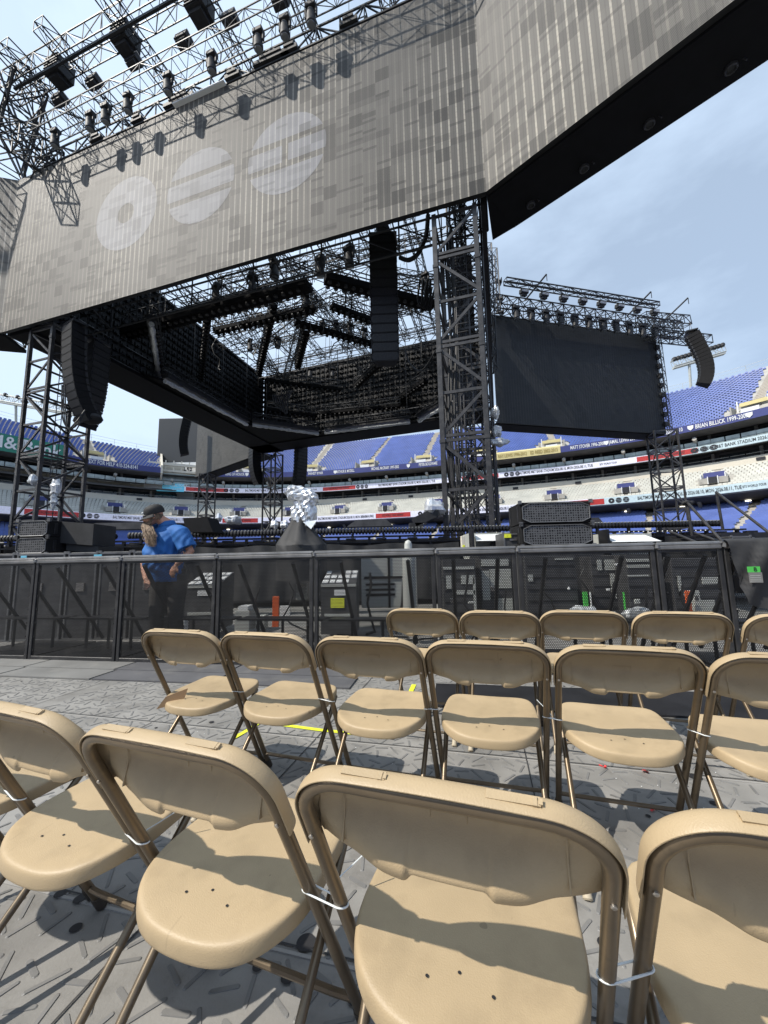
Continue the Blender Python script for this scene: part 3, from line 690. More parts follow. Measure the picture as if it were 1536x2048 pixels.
# ------------------------------------------------------------------ trusses
def truss_mb(mb, p, q, w=.6, h=.6, bay=.8, r=.03, rb=.015, upv=V(0, 0, 1), x=False):
    p, q = Vector(p), Vector(q); d = (q - p); L = d.length; d.normalize(); sdv = d.cross(upv)
    if sdv.length < .01: sdv = V(1, 0, 0)
    sdv.normalize(); u = sdv.cross(d).normalized()
    c = [sdv * a * w / 2 + u * b * h / 2 for a, b in ((-1, -1), (1, -1), (1, 1), (-1, 1))]
    for k in c: mb.tube(p + k, q + k, r, 5)
    n = max(1, round(L / bay))
    for i in range(n):
        a, b = p + d * (L * i / n), p + d * (L * (i + 1) / n)
        for k in range(4):
            k2 = (k + 1) % 4
            s0, s1 = (c[k], c[k2]) if (i + k) % 2 else (c[k2], c[k])
            mb.tube(a + s0, b + s1, rb, 4, cap=False)
            if x: mb.tube(a + s1, b + s0, rb, 4, cap=False)
            mb.tube(a + c[k], a + c[k2], rb, 4, cap=False)
    for k in range(4): mb.tube(q + c[k], q + c[(k + 1) % 4], rb, 4)
def truss(p, q, label, group, name='lighting_truss', cat='truss', **kw):
    p, q = Vector(p), Vector(q)
    t = thing(name, tuple(p), label, cat, group); mb = MB(); truss_mb(mb, p, q, **kw); o = mb.build(name, M['truss'], None)
    # a truss is one welded piece: single mesh, no parts
    bpy.data.objects.remove(t); o.location = (0, 0, 0); return tag(o, label, cat, group)
dAB = (B - A).normalized(); nAB = V(-.295, -.956, 0).normalized()     # towards the camera
def onAB(s, off, z): return A + dAB * s + nAB * off + V(0, 0, z)
# tall towers
def tower(corner, ex, ey, z0, z1, label, r=.07, bay=1.45, ladder=False, rb=.045, sq=True):
    t = thing('stage_tower', (corner.x, corner.y, z0), label, 'tower', 'steel towers holding the screens')
    c = [V(0, 0, 0), ex, ex + ey, ey]; H = z1 - z0
    for k in c:
        m = MB()
        if sq:
            a = ex.normalized() * r; b = ey.normalized() * r; m.obox(k + V(0, 0, H / 2), a, b, (0, 0, H / 2)); 
            for zz in np.arange(.05, H, bay * 2): m.obox(k + V(0, 0, zz), a * 1.25, b * 1.25, (0, 0, .05))
        else: m.tube(k, k + V(0, 0, H), r, 8)
        m.build('post', M['tower'], t)
    m = MB(); n = int(H / bay)
    for i in range(n):
        za, zb = i * H / n, (i + 1) * H / n
        for k in range(4):
            p, q = c[k], c[(k + 1) % 4]
            if k % 2: p, q = q, p
            if i % 2: p, q = q, p
            for (s_, e_) in ((p + V(0, 0, za + .12), q + V(0, 0, zb - .12)), (c[k] + V(0, 0, zb - .06), c[(k + 1) % 4] + V(0, 0, zb - .06)), ) + (((c[k] + V(0, 0, zb + .09), c[(k + 1) % 4] + V(0, 0, zb + .09)),) if i % 2 else ()):
                dd = (e_ - s_).normalized(); w = dd.cross(V(*( (c[(k + 1) % 4] - c[k]).cross(V(0, 0, 1)) ))).normalized() * rb; o2 = dd.cross(w).normalized() * rb * .6
                m.obox((s_ + e_) / 2, (e_ - s_) / 2, w, o2)
    m.build('bracing', M['tower'], t)
    if ladder:
        m = MB(); o = ex * .55 + ey * .5; a = ex.normalized() * .2
        m.tube(o - a, o - a + V(0, 0, H), .02, 5); m.tube(o + a, o + a + V(0, 0, H), .02, 5)
        for z in np.arange(.3, H, .3): m.tube(o - a + V(0, 0, z), o + a + V(0, 0, z), .014, 4)
        m.build('ladder', M['tower'], t)
    return t
ex = -dAB
tower(onAB(1.68, -.33, 0), ex * 1.3, -nAB * 1.7, 1.7, 12.3, 'tall black steel tower right of centre under the screen corner', ladder=True)
tower(onAB(20.9, -.35, 0) + V(0, 0, 0), ex * 1.45, -nAB * 1.9, 0, 12.25, 'black steel tower at the left with a ladder inside', ladder=True)
def sm_tower(px0, px1, py, Y, z0, label, z1=12.3):
    a, b = at(px0, py, Y), at(px1, py, Y); w = (b - a).length * .8; a.z = 0
    d = V(.96, -.28, 0); tower(a, d * w, V(.28, .96, 0) * w, z0, z1, label, r=.09, bay=1.6, rb=.05, sq=False)
sm_tower(397, 424, 990, 46.5, 0, 'slim far tower under the tip of the far left wing screen')
sm_tower(526, 560, 970, 38, 0, 'slim far tower between the two small speaker columns')
sm_tower(972, 1000, 990, 29.5, 0, 'slim black tower right behind the tall near tower')
sm_tower(1318, 1368, 950, 33.5, 0, 'black tower under the right end of the switched-off screen')
# inner leg bundle behind the tall tower: second vertical truss, cable runs
truss(onAB(.72, -2.6, 1.6), onAB(.72, -2.6, 20.5), 'tall lattice column behind and right of the near tower', 'inner columns', w=.75, h=.75, bay=1.0, r=.04, rb=.02, x=True)
truss(onAB(1.3, -3.4, 1.8), onAB(1.2, -3.4, 20.5), 'tall lattice column inside the near tower', 'inner columns', w=.6, h=.6, bay=.9, r=.04, rb=.02, x=True)
truss(V(6.5, 22, 12.4), V(6.6, 22, 20.6), 'lattice column beside the edge-on screen wall', 'inner columns', w=.8, h=.8, bay=1, r=.04, rb=.02, x=True)
truss(V(9.7, 30.2, 22.0), V(9.7, 30.2, 27.5), 'lattice mast rising above the left end of the switched-off screen', 'inner columns', w=.8, h=.8, bay=1.1, r=.05, rb=.025, x=True)
# lighting truss in front of the main screen top
truss(onAB(-2, .85, 21.25), onAB(20.0, .75, 21.25), 'long lighting truss hanging in front of the top of the main screen', 'top trusses', w=.75, h=.55, bay=.85, r=.028, rb=.014)
truss(onAB(-2, -.5, 21.15), onAB(21.6, -.5, 21.15), 'truss lying along the top edge of the main screen', 'top trusses', w=.8, h=.7, bay=1.0, r=.045, rb=.03)
truss(onAB(-2, 1.0, 24.3), onAB(21.8, 1.0, 24.3), 'outermost long top truss against the sky', 'top trusses', w=.8, h=1.0, bay=1.1, r=.032, rb=.018)
bm = MB(); bm.obox(onAB(10, 1.25, 23.62), dAB * 11, nAB * .05, (0, 0, .06)); tag(bm.build('crane_beam', M['truss']), 'dark beam carrying the box lights between the top trusses', 'beam')
for i, s_ in enumerate((19.8, 17.6, 14.2, 10.4, 6.8, 3.4, .5)):
    truss(onAB(s_, -2.6, 24.0), onAB(s_ + .1, 2.3, 24.0), 'cross truss number %s from the left reaching over the screen top' % ('one', 'two', 'three', 'four', 'five', 'six', 'seven')[i], 'cross trusses', w=.55, h=.5, bay=.7, r=.03, rb=.016)
truss(onAB(21.3, -.6, 20.6), onAB(21.9, 1.2, 25.2), 'tangled corner truss at the upper left end of the screen', 'cross trusses', w=1.5, h=1.4, bay=1.5, r=.05, rb=.032, x=True)
truss(onAB(23.6, 0, 21.6), onAB(20.4, 1.0, 24.2), 'slanting corner truss at the far upper left', 'cross trusses', w=1.2, h=1.0, bay=1.3, r=.05, rb=.03, x=True)
truss(onAB(23.5, 1.0, 21.6), Bw + V(0, -.8, 21.4), 'lighting truss over the left wing screen', 'top trusses', w=.8, h=.7, bay=1, r=.04, rb=.025)
truss(onAB(20.8, 2.0, 20.9), onAB(20.2, -.4, 20.9), 'short slanting brace truss by the screen corner', 'cross trusses', w=.9, h=1.1, bay=.9, r=.045, rb=.028, x=True)
# ------------------------------------------------------------------ lamps
def make_head():
    t = thing('moving_head', (0, 0, 0), 'x', 'spotlight')
    m = MB(); m.cbox(-.2, .2, -.14, .14, -.22, -.04, .02); m.tube((0, 0, -.04), (0, 0, .06), .03, 6); m.build('lamp_base', M['lamp'], t)
    for s_ in (-1, 1): m = MB(); m.cbox(s_ * .21 - .03, s_ * .21 + .03, -.05, .05, -.58, -.2, .01); m.build('yoke_arm', M['lamp'], t)
    m = MB(); m.lathe([(.05, .22), (.13, .2), (.165, .05), (.165, -.12), (.18, -.14), (.18, -.27), (.15, -.3)], (0, 0, -.55), (0, .1, 1), 14); m.build('lamp_head', M['lamp'], t, smooth=40)
    m = MB(); m.lathe([(.15, 0), (.14, -.02), (.05, -.035)], (0, -.03, -.85), (0, .1, 1), 14); m.build('lens', M['lens'], t, smooth=40)
    return t
head0 = make_head(); hu = [0]
def head(p, label, group, rz=0, sc=1.0, tilt=0):
    t = head0 if not hu[0] else copy_tree(head0); hu[0] = 1
    t.location = tuple(p); t.rotation_euler = (tilt, 0, rz); t.scale = (sc,) * 3; tag(t, label, 'spotlight', group); return t
ORD = ['first', 'second', 'third', 'fourth', 'fifth', 'sixth', 'seventh', 'eighth', 'ninth', 'tenth', 'eleventh', 'twelfth', 'thirteenth', 'fourteenth', 'fifteenth']
def s_of(px, py, off, z):
    "distance along the main screen where the ray of px,py crosses the plane parallel to it"
    d = fw * F_PX + rt * (px - 768) - up * (py - 1024); o = V(0, 0, EYE); P = A + nAB * off
    t = (P - o).dot(nAB) / d.dot(nAB); return (o + d * t - A).dot(dAB)
ang = math.atan2(dAB.y, dAB.x)
for i, (px, py) in enumerate(((112, 255), (182, 220), (213, 204), (257, 188), (337, 150), (424, 108), (517, 65), (570, 38), (622, 18))):
    head(onAB(s_of(px, py, .8, 0), .8, 20.98), ORD[i] + ' hanging spotlight from the left on the screen-top truss', 'spotlights hanging from the front top truss', ang, 1.0, .0)
def make_box():
    t = thing('box_light', (0, 0, 0), 'x', 'box light')
    m = MB(); m.cbox(-.3, .3, -.2, .2, -.12, .16, .015); m.obox((0, 0, -.2), (.22, 0, 0), (0, .14, 0), (0, 0, .08)); m.build('housing', M['lamp'], t)
    m = MB(); m.cbox(-.31, .31, -.21, .21, .162, .2, .01); m.build('top_cover', M['white'], t)
    m = MB(); m.cbox(-.29, .29, -.225, -.202, -.02, .15, .005); m.build('glass', M['white'], t); return t
bx0 = make_box(); bu = [0]
def boxl(p, label, group, rz=0, sc=1):
    t = bx0 if not bu[0] else copy_tree(bx0); bu[0] = 1; t.location = tuple(p); t.rotation_euler = (.25, 0, rz); t.scale = (sc,) * 3; tag(t, label, 'box light', group); return t
for i, (px, py) in enumerate(((120, 200), (188, 165), (268, 125), (367, 82), (460, 40), (560, 2))):
    boxl(onz(px, py, 23.35), ORD[i] + ' white-topped box light from the left over the screen', 'box lights between the top trusses', ang, 1.05)
for i, (px, py) in enumerate(((120, 145), (252, 80), (400, 15))):
    m = MB(); c = onz(px, py, 24.1); m.obox(c, dAB * .42, nAB * .38, (0, 0, .40)); m.obox(c + V(0, 0, -.5), dAB * .3, nAB * .26, (0, 0, .1))
    for k in range(5): m.obox(c + nAB * .4 + V(0, 0, -.32 + .16 * k), dAB * .44, nAB * .03, (0, 0, .02))
    tag(m.build('dimmer_cube', M['lamp']), ORD[i] + ' large dark equipment cube from the left in the outer top truss', 'equipment cube', 'equipment cubes in the outer truss')
for i, (px, py, w) in enumerate(((195, 268, .35), (277, 227, .3), (360, 190, .8), (467, 142, .35), (543, 112, .8), (580, 94, .35), (698, 40, .35))):
    m = MB(); c = onAB(s_of(px, py, -.1, 0), -.1, 20.98); m.obox(c, dAB * w, nAB * .12, (0, 0, .09)); m.obox(c + V(0, 0, .12), dAB * w * .6, nAB * .16, (0, 0, .05)); m.tube(c, c + V(0, 0, 1.6), .012, 4)
    tag(m.build('batten_light', M['lamp']), ORD[i] + ' low dark batten light from the left on the screen top edge', 'batten light', 'batten lights on the screen top')
m = MB(); s0_, s1_ = 12.9, 10.4; m.obox(onAB(11.2, .06, Z1 + .035), dAB * 1.3, nAB * .12, (0, 0, .035)); tag(m.build('ledge_shine', M['white']), 'short ledge on the main screen top edge, its shine painted white', 'ledge')  # white paint stands in for the reflection on the shiny top edge
PW = V(.707, .707, 0)
m = MB(); pts = [A + V(.02, -.01, 0), A + PW * .5 + V(.0, 0, 0), A + V(.69, 1.77, 0) , A + PW * 1.78]; q = [A + V(.01, .02, 0), A + V(.69, 1.77, 0), A + PW * 1.795]
m.add([V(p.x, p.y, Z0 - .047) for p in q] + [V(p.x, p.y, Z0 + .12) for p in q], [(0, 1, 2), (5, 4, 3), (0, 3, 4, 1), (1, 4, 5, 2), (2, 5, 3, 0)]); tag(m.build('corner_soffit', M['matt']), 'black triangular underside piece where the main screen meets the overhead wing', 'soffit')
# trusses and lamps over the switched-off wing
nG = V(.2246, -.9745, 0); dG = V(.9745, .2246, 0)
def onG(s, off, z): return Gc + dG * s + nG * off + V(0, 0, z)
truss(onG(0, .9, 22.2), onG(19.3, .9, 22.2), 'lighting truss along the top of the switched-off screen', 'top trusses', w=1.0, h=1.2, bay=1.1, r=.06, rb=.035, x=True)
truss(onG(.5, 2.2, 23.4), onG(15.6, 2.2, 23.4), 'thin outer truss above the switched-off screen', 'top trusses', w=.5, h=.35, bay=1.2, r=.06, rb=.03)
truss(onG(16.0, .3, 23.4), onG(22.3, -.5, 24.4), 'upper outrigger truss at the right end of the off screen', 'outrigger trusses', w=.9, h=.9, bay=1.1, r=.06, rb=.035)
truss(onG(16.0, .6, 21.6), onG(23.2, .6, 21.8), 'lower outrigger truss holding the right speaker column', 'outrigger trusses', w=.9, h=.8, bay=1.1, r=.06, rb=.035)
for i, s_ in enumerate((3.6, 14.1, 18.2)): 
    m = MB(); m.tube(onG(s_ - .6, 1.0, 22.9), onG(s_ + .5, 2.6, 24.3), .07, 6); m.tube(onG(s_ + .5, 2.6, 24.3), onG(s_ + .5, 2.6, 23.7), .03, 5); tag(m.build('crane_arm', M['truss']), ORD[i] + ' slanting black crane arm from the left above the off screen', 'crane arm', 'crane arms')
for i in range(11):
    head(onG(1.9 + i * 1.42, 1.3, 22.1), ORD[i] + ' spotlight from the left hanging above the switched-off screen', 'spotlights above the off screen', math.atan2(dG.y, dG.x), 1.45)
for i in range(8):
    boxl(onG(2.5 + i * 1.9, 1.7, 23.1), ORD[i] + ' box light from the left on the off screen top truss', 'box lights above the off screen', math.atan2(dG.y, dG.x), 1.1)
for i in range(9):
    p = onG(17.55, .0, 13.2 + i * .95); m = MB(); m.obox(p, dG * .2, nG * .25, (0, 0, .2)); m.tube(p, p + dG * -.3 , .05, 5)
    tag(m.build('side_lamp', M['lamp']), ORD[i] + ' small lamp from the bottom on the right edge of the off screen', 'lamp', 'lamps on the off screen edge')
truss(onG(17.95, .1, 12.6), onG(17.85, .1, 21.6), 'vertical lamp truss on the right edge of the off screen', 'outrigger trusses', w=.3, h=.3, bay=.7, r=.03, rb=.02)
for i, z in enumerate((25.2, 23.6, 22.3)):
    p = V(10.35, 30.9, z); m = MB(); m.obox(p, (.28, 0, 0), (0, .2, 0), (0, 0, .05)); m.obox(p + V(.28, 0, 0), (.03, 0, 0), (0, .25, 0), (0, 0, .24)); m.obox(p + V(0, 0, .15), (.12, 0, 0), (0, .1, 0), (0, 0, .1))
    tag(m.build('side_lamp', M['lamp']), ('top', 'middle', 'lowest')[i] + ' floodlight on the mast above the off screen', 'lamp', 'lamps on the mast')
# inner roof: slender grid and lamp pods
dv = (D_ - B).normalized()
for i in range(7):
    f = (i + .6) / 7.2; p = A.lerp(Gc, f); q = B.lerp(D_, f)
    truss(p + V(0, 0, 20.6 + .3 * (i % 2)), q + V(0, 0, 20.6 + .3 * (i % 2)), 'slender roof truss spanning left to right, ' + ORD[i] + ' from the front', 'roof trusses', w=.5, h=.6, bay=1.1, r=.035, rb=.02)
for i in range(8):
    f = (i + .5) / 8; p = A.lerp(B, f); q = Gc.lerp(D_, f)
    truss(p - nAB * .4 + V(0, 0, 21.3), q + V(0, 0, 21.3), 'slender roof truss running away from the camera, ' + ORD[i] + ' from the right', 'roof trusses', w=.5, h=.5, bay=1.2, r=.035, rb=.02)
mbx = MB()
for i in range(80):
    a = A.lerp(B, random.random()); b = Gc.lerp(D_, random.random()); p = a.lerp(b, random.uniform(.08, .95)); z = random.uniform(15, 19); mbx.tube(p + V(0, 0, z), p + V(random.uniform(-.3, .3), 0, 21.2), .02, 3)
tag(mbx.build('hoist_chains', M['cable']), 'thin hoist chains hanging from the roof grid over the stage', 'chains', kind='stuff')
def pod(p, q, label, h=.5, w=.5, z=None):
    "lamp pod: dark rectangular truss beam filled with rows of lamps underneath"
    p, q = Vector(p), Vector(q); h *= .8; w *= .62; d = (q - p); L = d.length; d.normalize(); sdv = d.cross(V(0, 0, 1)).normalized()
    t = thing('lamp_pod', tuple(p), label, 'lamp pod', 'lamp pods hanging inside the roof'); O = p
    m = MB(); m.obox((p + q) / 2 - O + V(0, 0, 0), d * L / 2, sdv * w / 2, (0, 0, h * .2)); m.build('beam', M['matt'], t)
    m = MB(); truss_mb(m, p - O + V(0, 0, h * .8), q - O + V(0, 0, h * .8), w=w, h=h * .9, bay=.8, r=.035, rb=.02); m.build('top_truss', M['truss'], t)
    m = MB()
    for i in range(max(2, int(L / .42))):
        c = d * (.2 + i * .42)
        for s_ in (-1, 1): m.cut(); m.lathe([(.09, 0), (.12, -.1), (.1, -.13)], c + sdv * s_ * w * .3 + V(0, 0, -h * .28), (0, 0, 1), 6)
    m.each('lamp', M['lamp'], t, smooth=50)
    m = MB()
    for f in (.15, .85): m = MB(); m.tube(d * L * f + V(0, 0, h), d * L * f + V(0, 0, 21 - p.z), .018, 4); m.build('hoist_chain', M['cable'], t)
    return t
def P2(x, y, z): return onz(x, y, z)
pods = [((250, 668), (618, 570), 14.5, 'long lamp pod just under the main screen, upper left', 1.0, 1.1), ((430, 662), (632, 616), 17, 'lamp pod second row left of the big speaker column', .8, .8),
        ((590, 645), (752, 690), 17, 'lamp pod left of the speaker column, sloping down right', .7, .8), ((650, 556), (866, 612), 15.5, 'big lamp pod behind the top of the speaker column', 1.1, 1.0),
        ((662, 612), (745, 642), 17.5, 'short lamp pod left of the speaker column', .8, .8), ((612, 664), (595, 735), 17, 'steep short lamp pod in the centre of the roof', .8, .8),
        ((533, 762), (681, 780), 15.5, 'lamp pod low before the far wall, left', .7, .8), ((765, 722), (712, 772), 16, 'slanting lamp pod below the speaker column', .7, .8),
        ((852, 762), (795, 800), 15.5, 'slanting lamp pod left of the tall tower', .7, .8), ((535, 820), (634, 832), 14.2, 'lowest lamp pod before the far wall', .7, .8), ((640, 828), (800, 812), 14.2, 'low lamp pod before the middle of the far wall', .7, .8),
        ((548, 612), (518, 748), 17.5, 'steep lamp pod left of centre', .8, .7), ((415, 640), (402, 760), 15, 'steep lamp pod against the left wall', .7, .6), ((310, 650), (325, 755), 13.6, 'steep lamp pod nearest the left speaker column', .7, .6)]
for a, b, z, l, h, w in pods: pod(P2(*a, z), P2(*b, z), l, h, w)
# slender trusses and cable snakes crossing below the roof grid
for i, (a, b, z) in enumerate((((440, 560), (860, 470), 19), ((560, 520), (870, 640), 19), ((500, 700), (860, 610), 18.5), ((430, 700), (700, 560), 19), ((600, 560), (760, 740), 18.5), ((540, 745), (870, 690), 19.5), ((570, 760), (620, 580), 18), ((700, 560), (690, 700), 18), ((760, 540), (870, 560), 19), ((470, 600), (560, 760), 18.5), ((640, 600), (520, 690), 18), ((820, 600), (880, 780), 17.5))):
    truss(P2(*a, z), P2(*b, z), 'thin crossing truss under the roof grid, ' + ORD[i] + ' of the tangle over the stage', 'crossing trusses', w=.42, h=.42, bay=.75, r=.028, rb=.015, x=i % 2 == 0)
for i in range(14):
    a = P2(random.uniform(430, 860), random.uniform(560, 720), 17.5); m = MB(); P_ = [a]
    for k in range(7): P_.append(P_[-1] + V(random.uniform(-.5, .5), random.uniform(-.4, .4), random.uniform(-.8, .35)))
    m.path([P_[0].lerp(P_[1], .5)] + [P_[k].lerp(P_[k + 1], .5) for k in range(1, 7)] + [P_[7]], .035, 5)
    tag(m.build('cable', M['cable'], smooth=60), 'tangled black cable hanging among the roof lamps, ' + ORD[i] + ' of the bunch', 'cable', 'roof cables')
# spotlights hung in the roof
hp = [(432, 585), (505, 565), (548, 535), (640, 530), (698, 510), (765, 470), (610, 600), (645, 655), (672, 655), (700, 658), (728, 668), (555, 685), (500, 690), (520, 640), (665, 745), (720, 745), (772, 770), (620, 745), (850, 560)]
nmw = ['upper left under the screen', 'under the screen, left of centre', 'under the screen near the centre', 'under the screen, big one', 'under the screen beside the speaker column', 'above the speaker column', 'in the middle of the roof', 'on the sloping pod, leftmost', 'on the sloping pod, second', 'on the sloping pod, third', 'on the sloping pod, rightmost', 'left centre of the roof', 'far left of the roof', 'left roof below the long pod', 'before the far wall top, middle', 'before the far wall top, right', 'before the far wall, lower right', 'before the far wall top, left', 'just left of the tall tower']
for i, (x, y) in enumerate(hp): head(P2(x, y, 17.5 if i > 5 else 15.2) + V(0, 0, .5), 'dark spotlight ' + nmw[i], 'spotlights inside the roof', random.random() * 3, 1.25 if i < 6 else 1.1)
# plastic-covered light tubes around the inner ring
for i, (a, b) in enumerate((((303, 648), (318, 755)), ((330, 762), (495, 850)), ((505, 850), (637, 868)), ((650, 866), (820, 845)), ((838, 842), (922, 795)))):
    z = 12.1 if i else 13.2; p, q = P2(*a, z), P2(*b, z); m = MB(); n = 26; pts = [p.lerp(q, k / n) + V(0, 0, random.uniform(-.02, .02)) for k in range(n + 1)]
    m.path(pts, [.13 + random.uniform(-.03, .035) for _ in pts], 8)
    tag(m.build('covered_light_tube', M['plasticbag'], smooth=60), ('upright light tube wrapped in clear plastic by the left wall', 'wrapped light tube along the left side of the ring', 'wrapped light tube at the far left of the ring', 'wrapped light tube along the far wall', 'wrapped light tube ending behind the tall tower')[i], 'light tube', 'plastic wrapped light tubes')
    d = (q - p).normalized(); sv = d.cross(V(0, 0, 1)).normalized(); m = MB(); m.obox((p + q) / 2 + V(0, 0, .32), (q - p) / 2, sv * .22, (0, 0, .12)); truss_mb(m, p + V(0, 0, .7), q + V(0, 0, .7), w=.5, h=.5, bay=.8, r=.03, rb=.018)
    tag(m.build('ring_truss', M['truss']), ('upright', 'left', 'far left', 'far', 'right')[i] + ' ring truss carrying a wrapped light tube', 'truss', 'ring trusses')
# dark soffit between side walls and ring
def slab(pts, z, name, label):
    m = MB(); n = len(pts); m.add([V(p.x, p.y, z) for p in pts] + [V(p.x, p.y, z + .15) for p in pts], [tuple(range(n)), tuple(range(2 * n - 1, n - 1, -1))] + [(i, i + n, (i + 1) % n + n, (i + 1) % n) for i in range(n)]); return tag(m.build(name, M['matt']), label, 'soffit')
r1p, r2p, r3p, r4p, r5p = P2(330, 762, 12.4), P2(500, 850, 12.4), P2(643, 867, 12.4), P2(830, 843, 12.4), P2(922, 795, 12.4)
slab([B + V(.4, 1.8, 0), r1p, r2p, D_ + V(.6, -.3, 0), B + V(.15, 2, 0)][:4], 12.38, 'left_soffit', 'black underside panel along the left of the ring')
slab([D_ + V(.7, -.4, 0), r2p, r3p, r4p, Gc + V(-1, -.3, 0)], 12.36, 'far_soffit', 'black underside panel along the far side of the ring')

# ------------------------------------------------------------------ line arrays
def line_array(top, yaw, n, label, wire=2.0, w=1.12, h=.36, d=.55, t0=0.0, t1=.12, cover=False, group='hanging speaker columns'):
    "top: hanging point, yaw: direction faced (0 = towards camera), tilts grow downwards from t0 to t1 rad per box"
    t = thing('speaker_column', tuple(top), label, 'line array', group, yaw)
    m = MB(); m.obox((0, 0, .12), (w * .5, 0, 0), (0, d * .45, 0), (0, 0, .05)); 
    for s_ in (-1, 1): m.tube((s_ * w * .4, 0, .12), (s_ * .1, 0, 1.1), .02, 5)
    m.tube((0, 0, 1.1), (0, 0, wire), .03, 5); m.build('hanging_frame', M['truss'], t)
    pos = V(0, -d / 2, 0); a = t0
    for i in range(n):
        a += t1 * (i / n) ** 1.6
        dn = V(0, math.sin(a), -math.cos(a)); fwd = V(0, -math.cos(a), -math.sin(a)); rgt = V(1, 0, 0)
        c = pos + dn * h / 2 - fwd * d / 2
        m = MB(); hw, hh = w / 2 - .02, h / 2 - .008
        # body tapers to the back
        f0, b0 = c + fwd * d / 2, c - fwd * d / 2
        m.add([f0 - rgt * hw - dn * hh, f0 + rgt * hw - dn * hh, f0 + rgt * hw + dn * hh, f0 - rgt * hw + dn * hh, b0 - rgt * hw * .62 - dn * hh * .85, b0 + rgt * hw * .62 - dn * hh * .85, b0 + rgt * hw * .62 + dn * hh * .85, b0 - rgt * hw * .62 + dn * hh * .85],
              [(3, 2, 1, 0), (4, 5, 6, 7), (0, 1, 5, 4), (1, 2, 6, 5), (2, 3, 7, 6), (3, 0, 4, 7)])
        sb = m.build('speaker_box', M['speaker'], t)
        m = MB(); g0 = f0 + fwd * .012
        m.add([g0 + rgt * x * hw * .97 + dn * y * hh * .86 for x, y in ((-1, -.35), (-.86, -1), (.86, -1), (1, -.35), (1, .35), (.86, 1), (-.86, 1), (-1, .35))], [tuple(range(7, -1, -1))])
        m.build('grille', M['grille'], sb)
        m = MB()
        for s_ in (-1, 1):
            e = f0 + rgt * s_ * hw; m.tube(e - dn * hh, e + fwd * .02 - dn * hh * .4, .012, 4); m.tube(e + fwd * .02 + dn * hh * .4, e + dn * hh, .012, 4)
            m.obox(b0 + rgt * s_ * hw * .62, rgt * .02, fwd * .05, dn * hh * .7)
        m.tube(f0 - rgt * hw + dn * hh, f0 + rgt * hw + dn * hh, .008, 4)
        m.build('rigging_link', M['lamp'], sb)
        pos = pos + dn * h
    if cover:
        m = MB(); c = pos - V(0, -.3, -.25); m.ball(c, .5, 12, (1.15, .8, .5)); m.build('bottom_cover', M['cloth'], t, smooth=50)
    return t
line_array(at(766, 484, 14.4), rad(-2), 14, 'big black speaker column hanging at centre left of the tall tower', wire=6.5, w=1.14, h=.375, d=.75, t0=.04, t1=.022)
line_array(at(150, 655, 16.4), rad(-28), 13, 'large speaker column hanging at left, curving down to the right', w=.95, h=.345, d=.62, t0=.05, t1=.125, cover=True)
line_array(at(196, 690, 17.6), rad(75), 13, 'thin speaker column seen side on right behind the large left one', w=.9, h=.33, d=.6, t0=.0, t1=.10)
line_array(at(376, 832, 45), rad(-62), 15, 'small distant speaker column before the scoreboard', w=1.2, h=.34, d=.9, t0=-.16, t1=.085)
line_array(at(512, 880, 38), rad(-50), 14, 'small speaker column left of the far slim tower, curved', w=1.2, h=.34, d=.9, t0=-.05, t1=.12)
line_array(at(600, 880, 37), rad(48), 14, 'small speaker column right of the far slim tower', w=1.2, h=.34, d=.9, t0=-.02, t1=.08)
line_array(at(1382, 668, 33), rad(62), 15, 'curved speaker column with orange tags hanging far right', w=1.2, h=.36, d=.95, t0=-.28, t1=.14, wire=1.3)
line_array(at(920, 520, 21), rad(20), 22, 'tall dark speaker column half hidden behind the tall tower', w=1.1, h=.42, d=.8, t0=.0, t1=.01)

# ------------------------------------------------------------------ stadium bowl
BP = [(-84, 5), (-80, 25), (-75, 42), (-68.5, 57), (-60.5, 70.5), (-51, 80.5), (-38, 86.8), (-20, 88.2), (-4, 84.6), (10.7, 80.3), (30, 73), (41.7, 67), (50.2, 60), (56, 52), (61.5, 40), (65, 25), (66, 5), (64, -15)]
def catmull(P, step=1.0):
    P = [V(x, y, 0) for x, y in P]; o = []
    for i in range(1, len(P) - 2):
        for k in range(24):
            t = k / 24; a, b, c, d = P[i - 1], P[i], P[i + 1], P[i + 2]
            o.append(.5 * ((2 * b) + (c - a) * t + (2 * a - 5 * b + 4 * c - d) * t * t + (3 * b - a - 3 * c + d) * t ** 3))
    s = [0]
    for a, b in zip(o, o[1:]): s.append(s[-1] + (b - a).length)
    n = int(s[-1] / step); r = []; j = 0
    for k in range(n + 1):
        q = s[-1] * k / n
        while j < len(s) - 2 and s[j + 1] < q: j += 1
        f = (q - s[j]) / (s[j + 1] - s[j]); r.append(o[j].lerp(o[j + 1], f))
    return r, s[-1] / n
CV, CST = catmull(BP, 1.0); NCV = len(CV)
NRM = []
for i in range(NCV):
    d = (CV[min(i + 2, NCV - 1)] - CV[max(i - 2, 0)]).normalized(); NRM.append(V(-d.y, d.x, 0))       # outwards
def cp(s, off=0, z=0):
    "point at arc length s along the front line, offset outwards"
    q = max(0, min(NCV - 1.001, s / CST)); i = int(q); f = q - i; n = NRM[i].lerp(NRM[i + 1], f); return CV[i].lerp(CV[i + 1], f) + n * off + V(0, 0, z)
def cs_of(px, off=0):
    "arc length where the bowl is seen at pixel column px"
    best = None
    for k in range(0, NCV * 2 - 2):
        s = k * CST / 2; p = cp(s, off, 11) - V(0, 0, EYE)
        if p.dot(fw) < 1: continue
        x = 768 + F_PX * p.dot(rt) / p.dot(fw)
        if best is None or abs(x - px) < best[0]: best = (abs(x - px), s)
    return best[1]
SEND = CST * (NCV - 1)
stand = thing('grandstand', (0, 90, 0), 'stadium grandstand with blue upper and lower decks and a pale middle deck', 'grandstand')
SO = V(0, 90, 0)
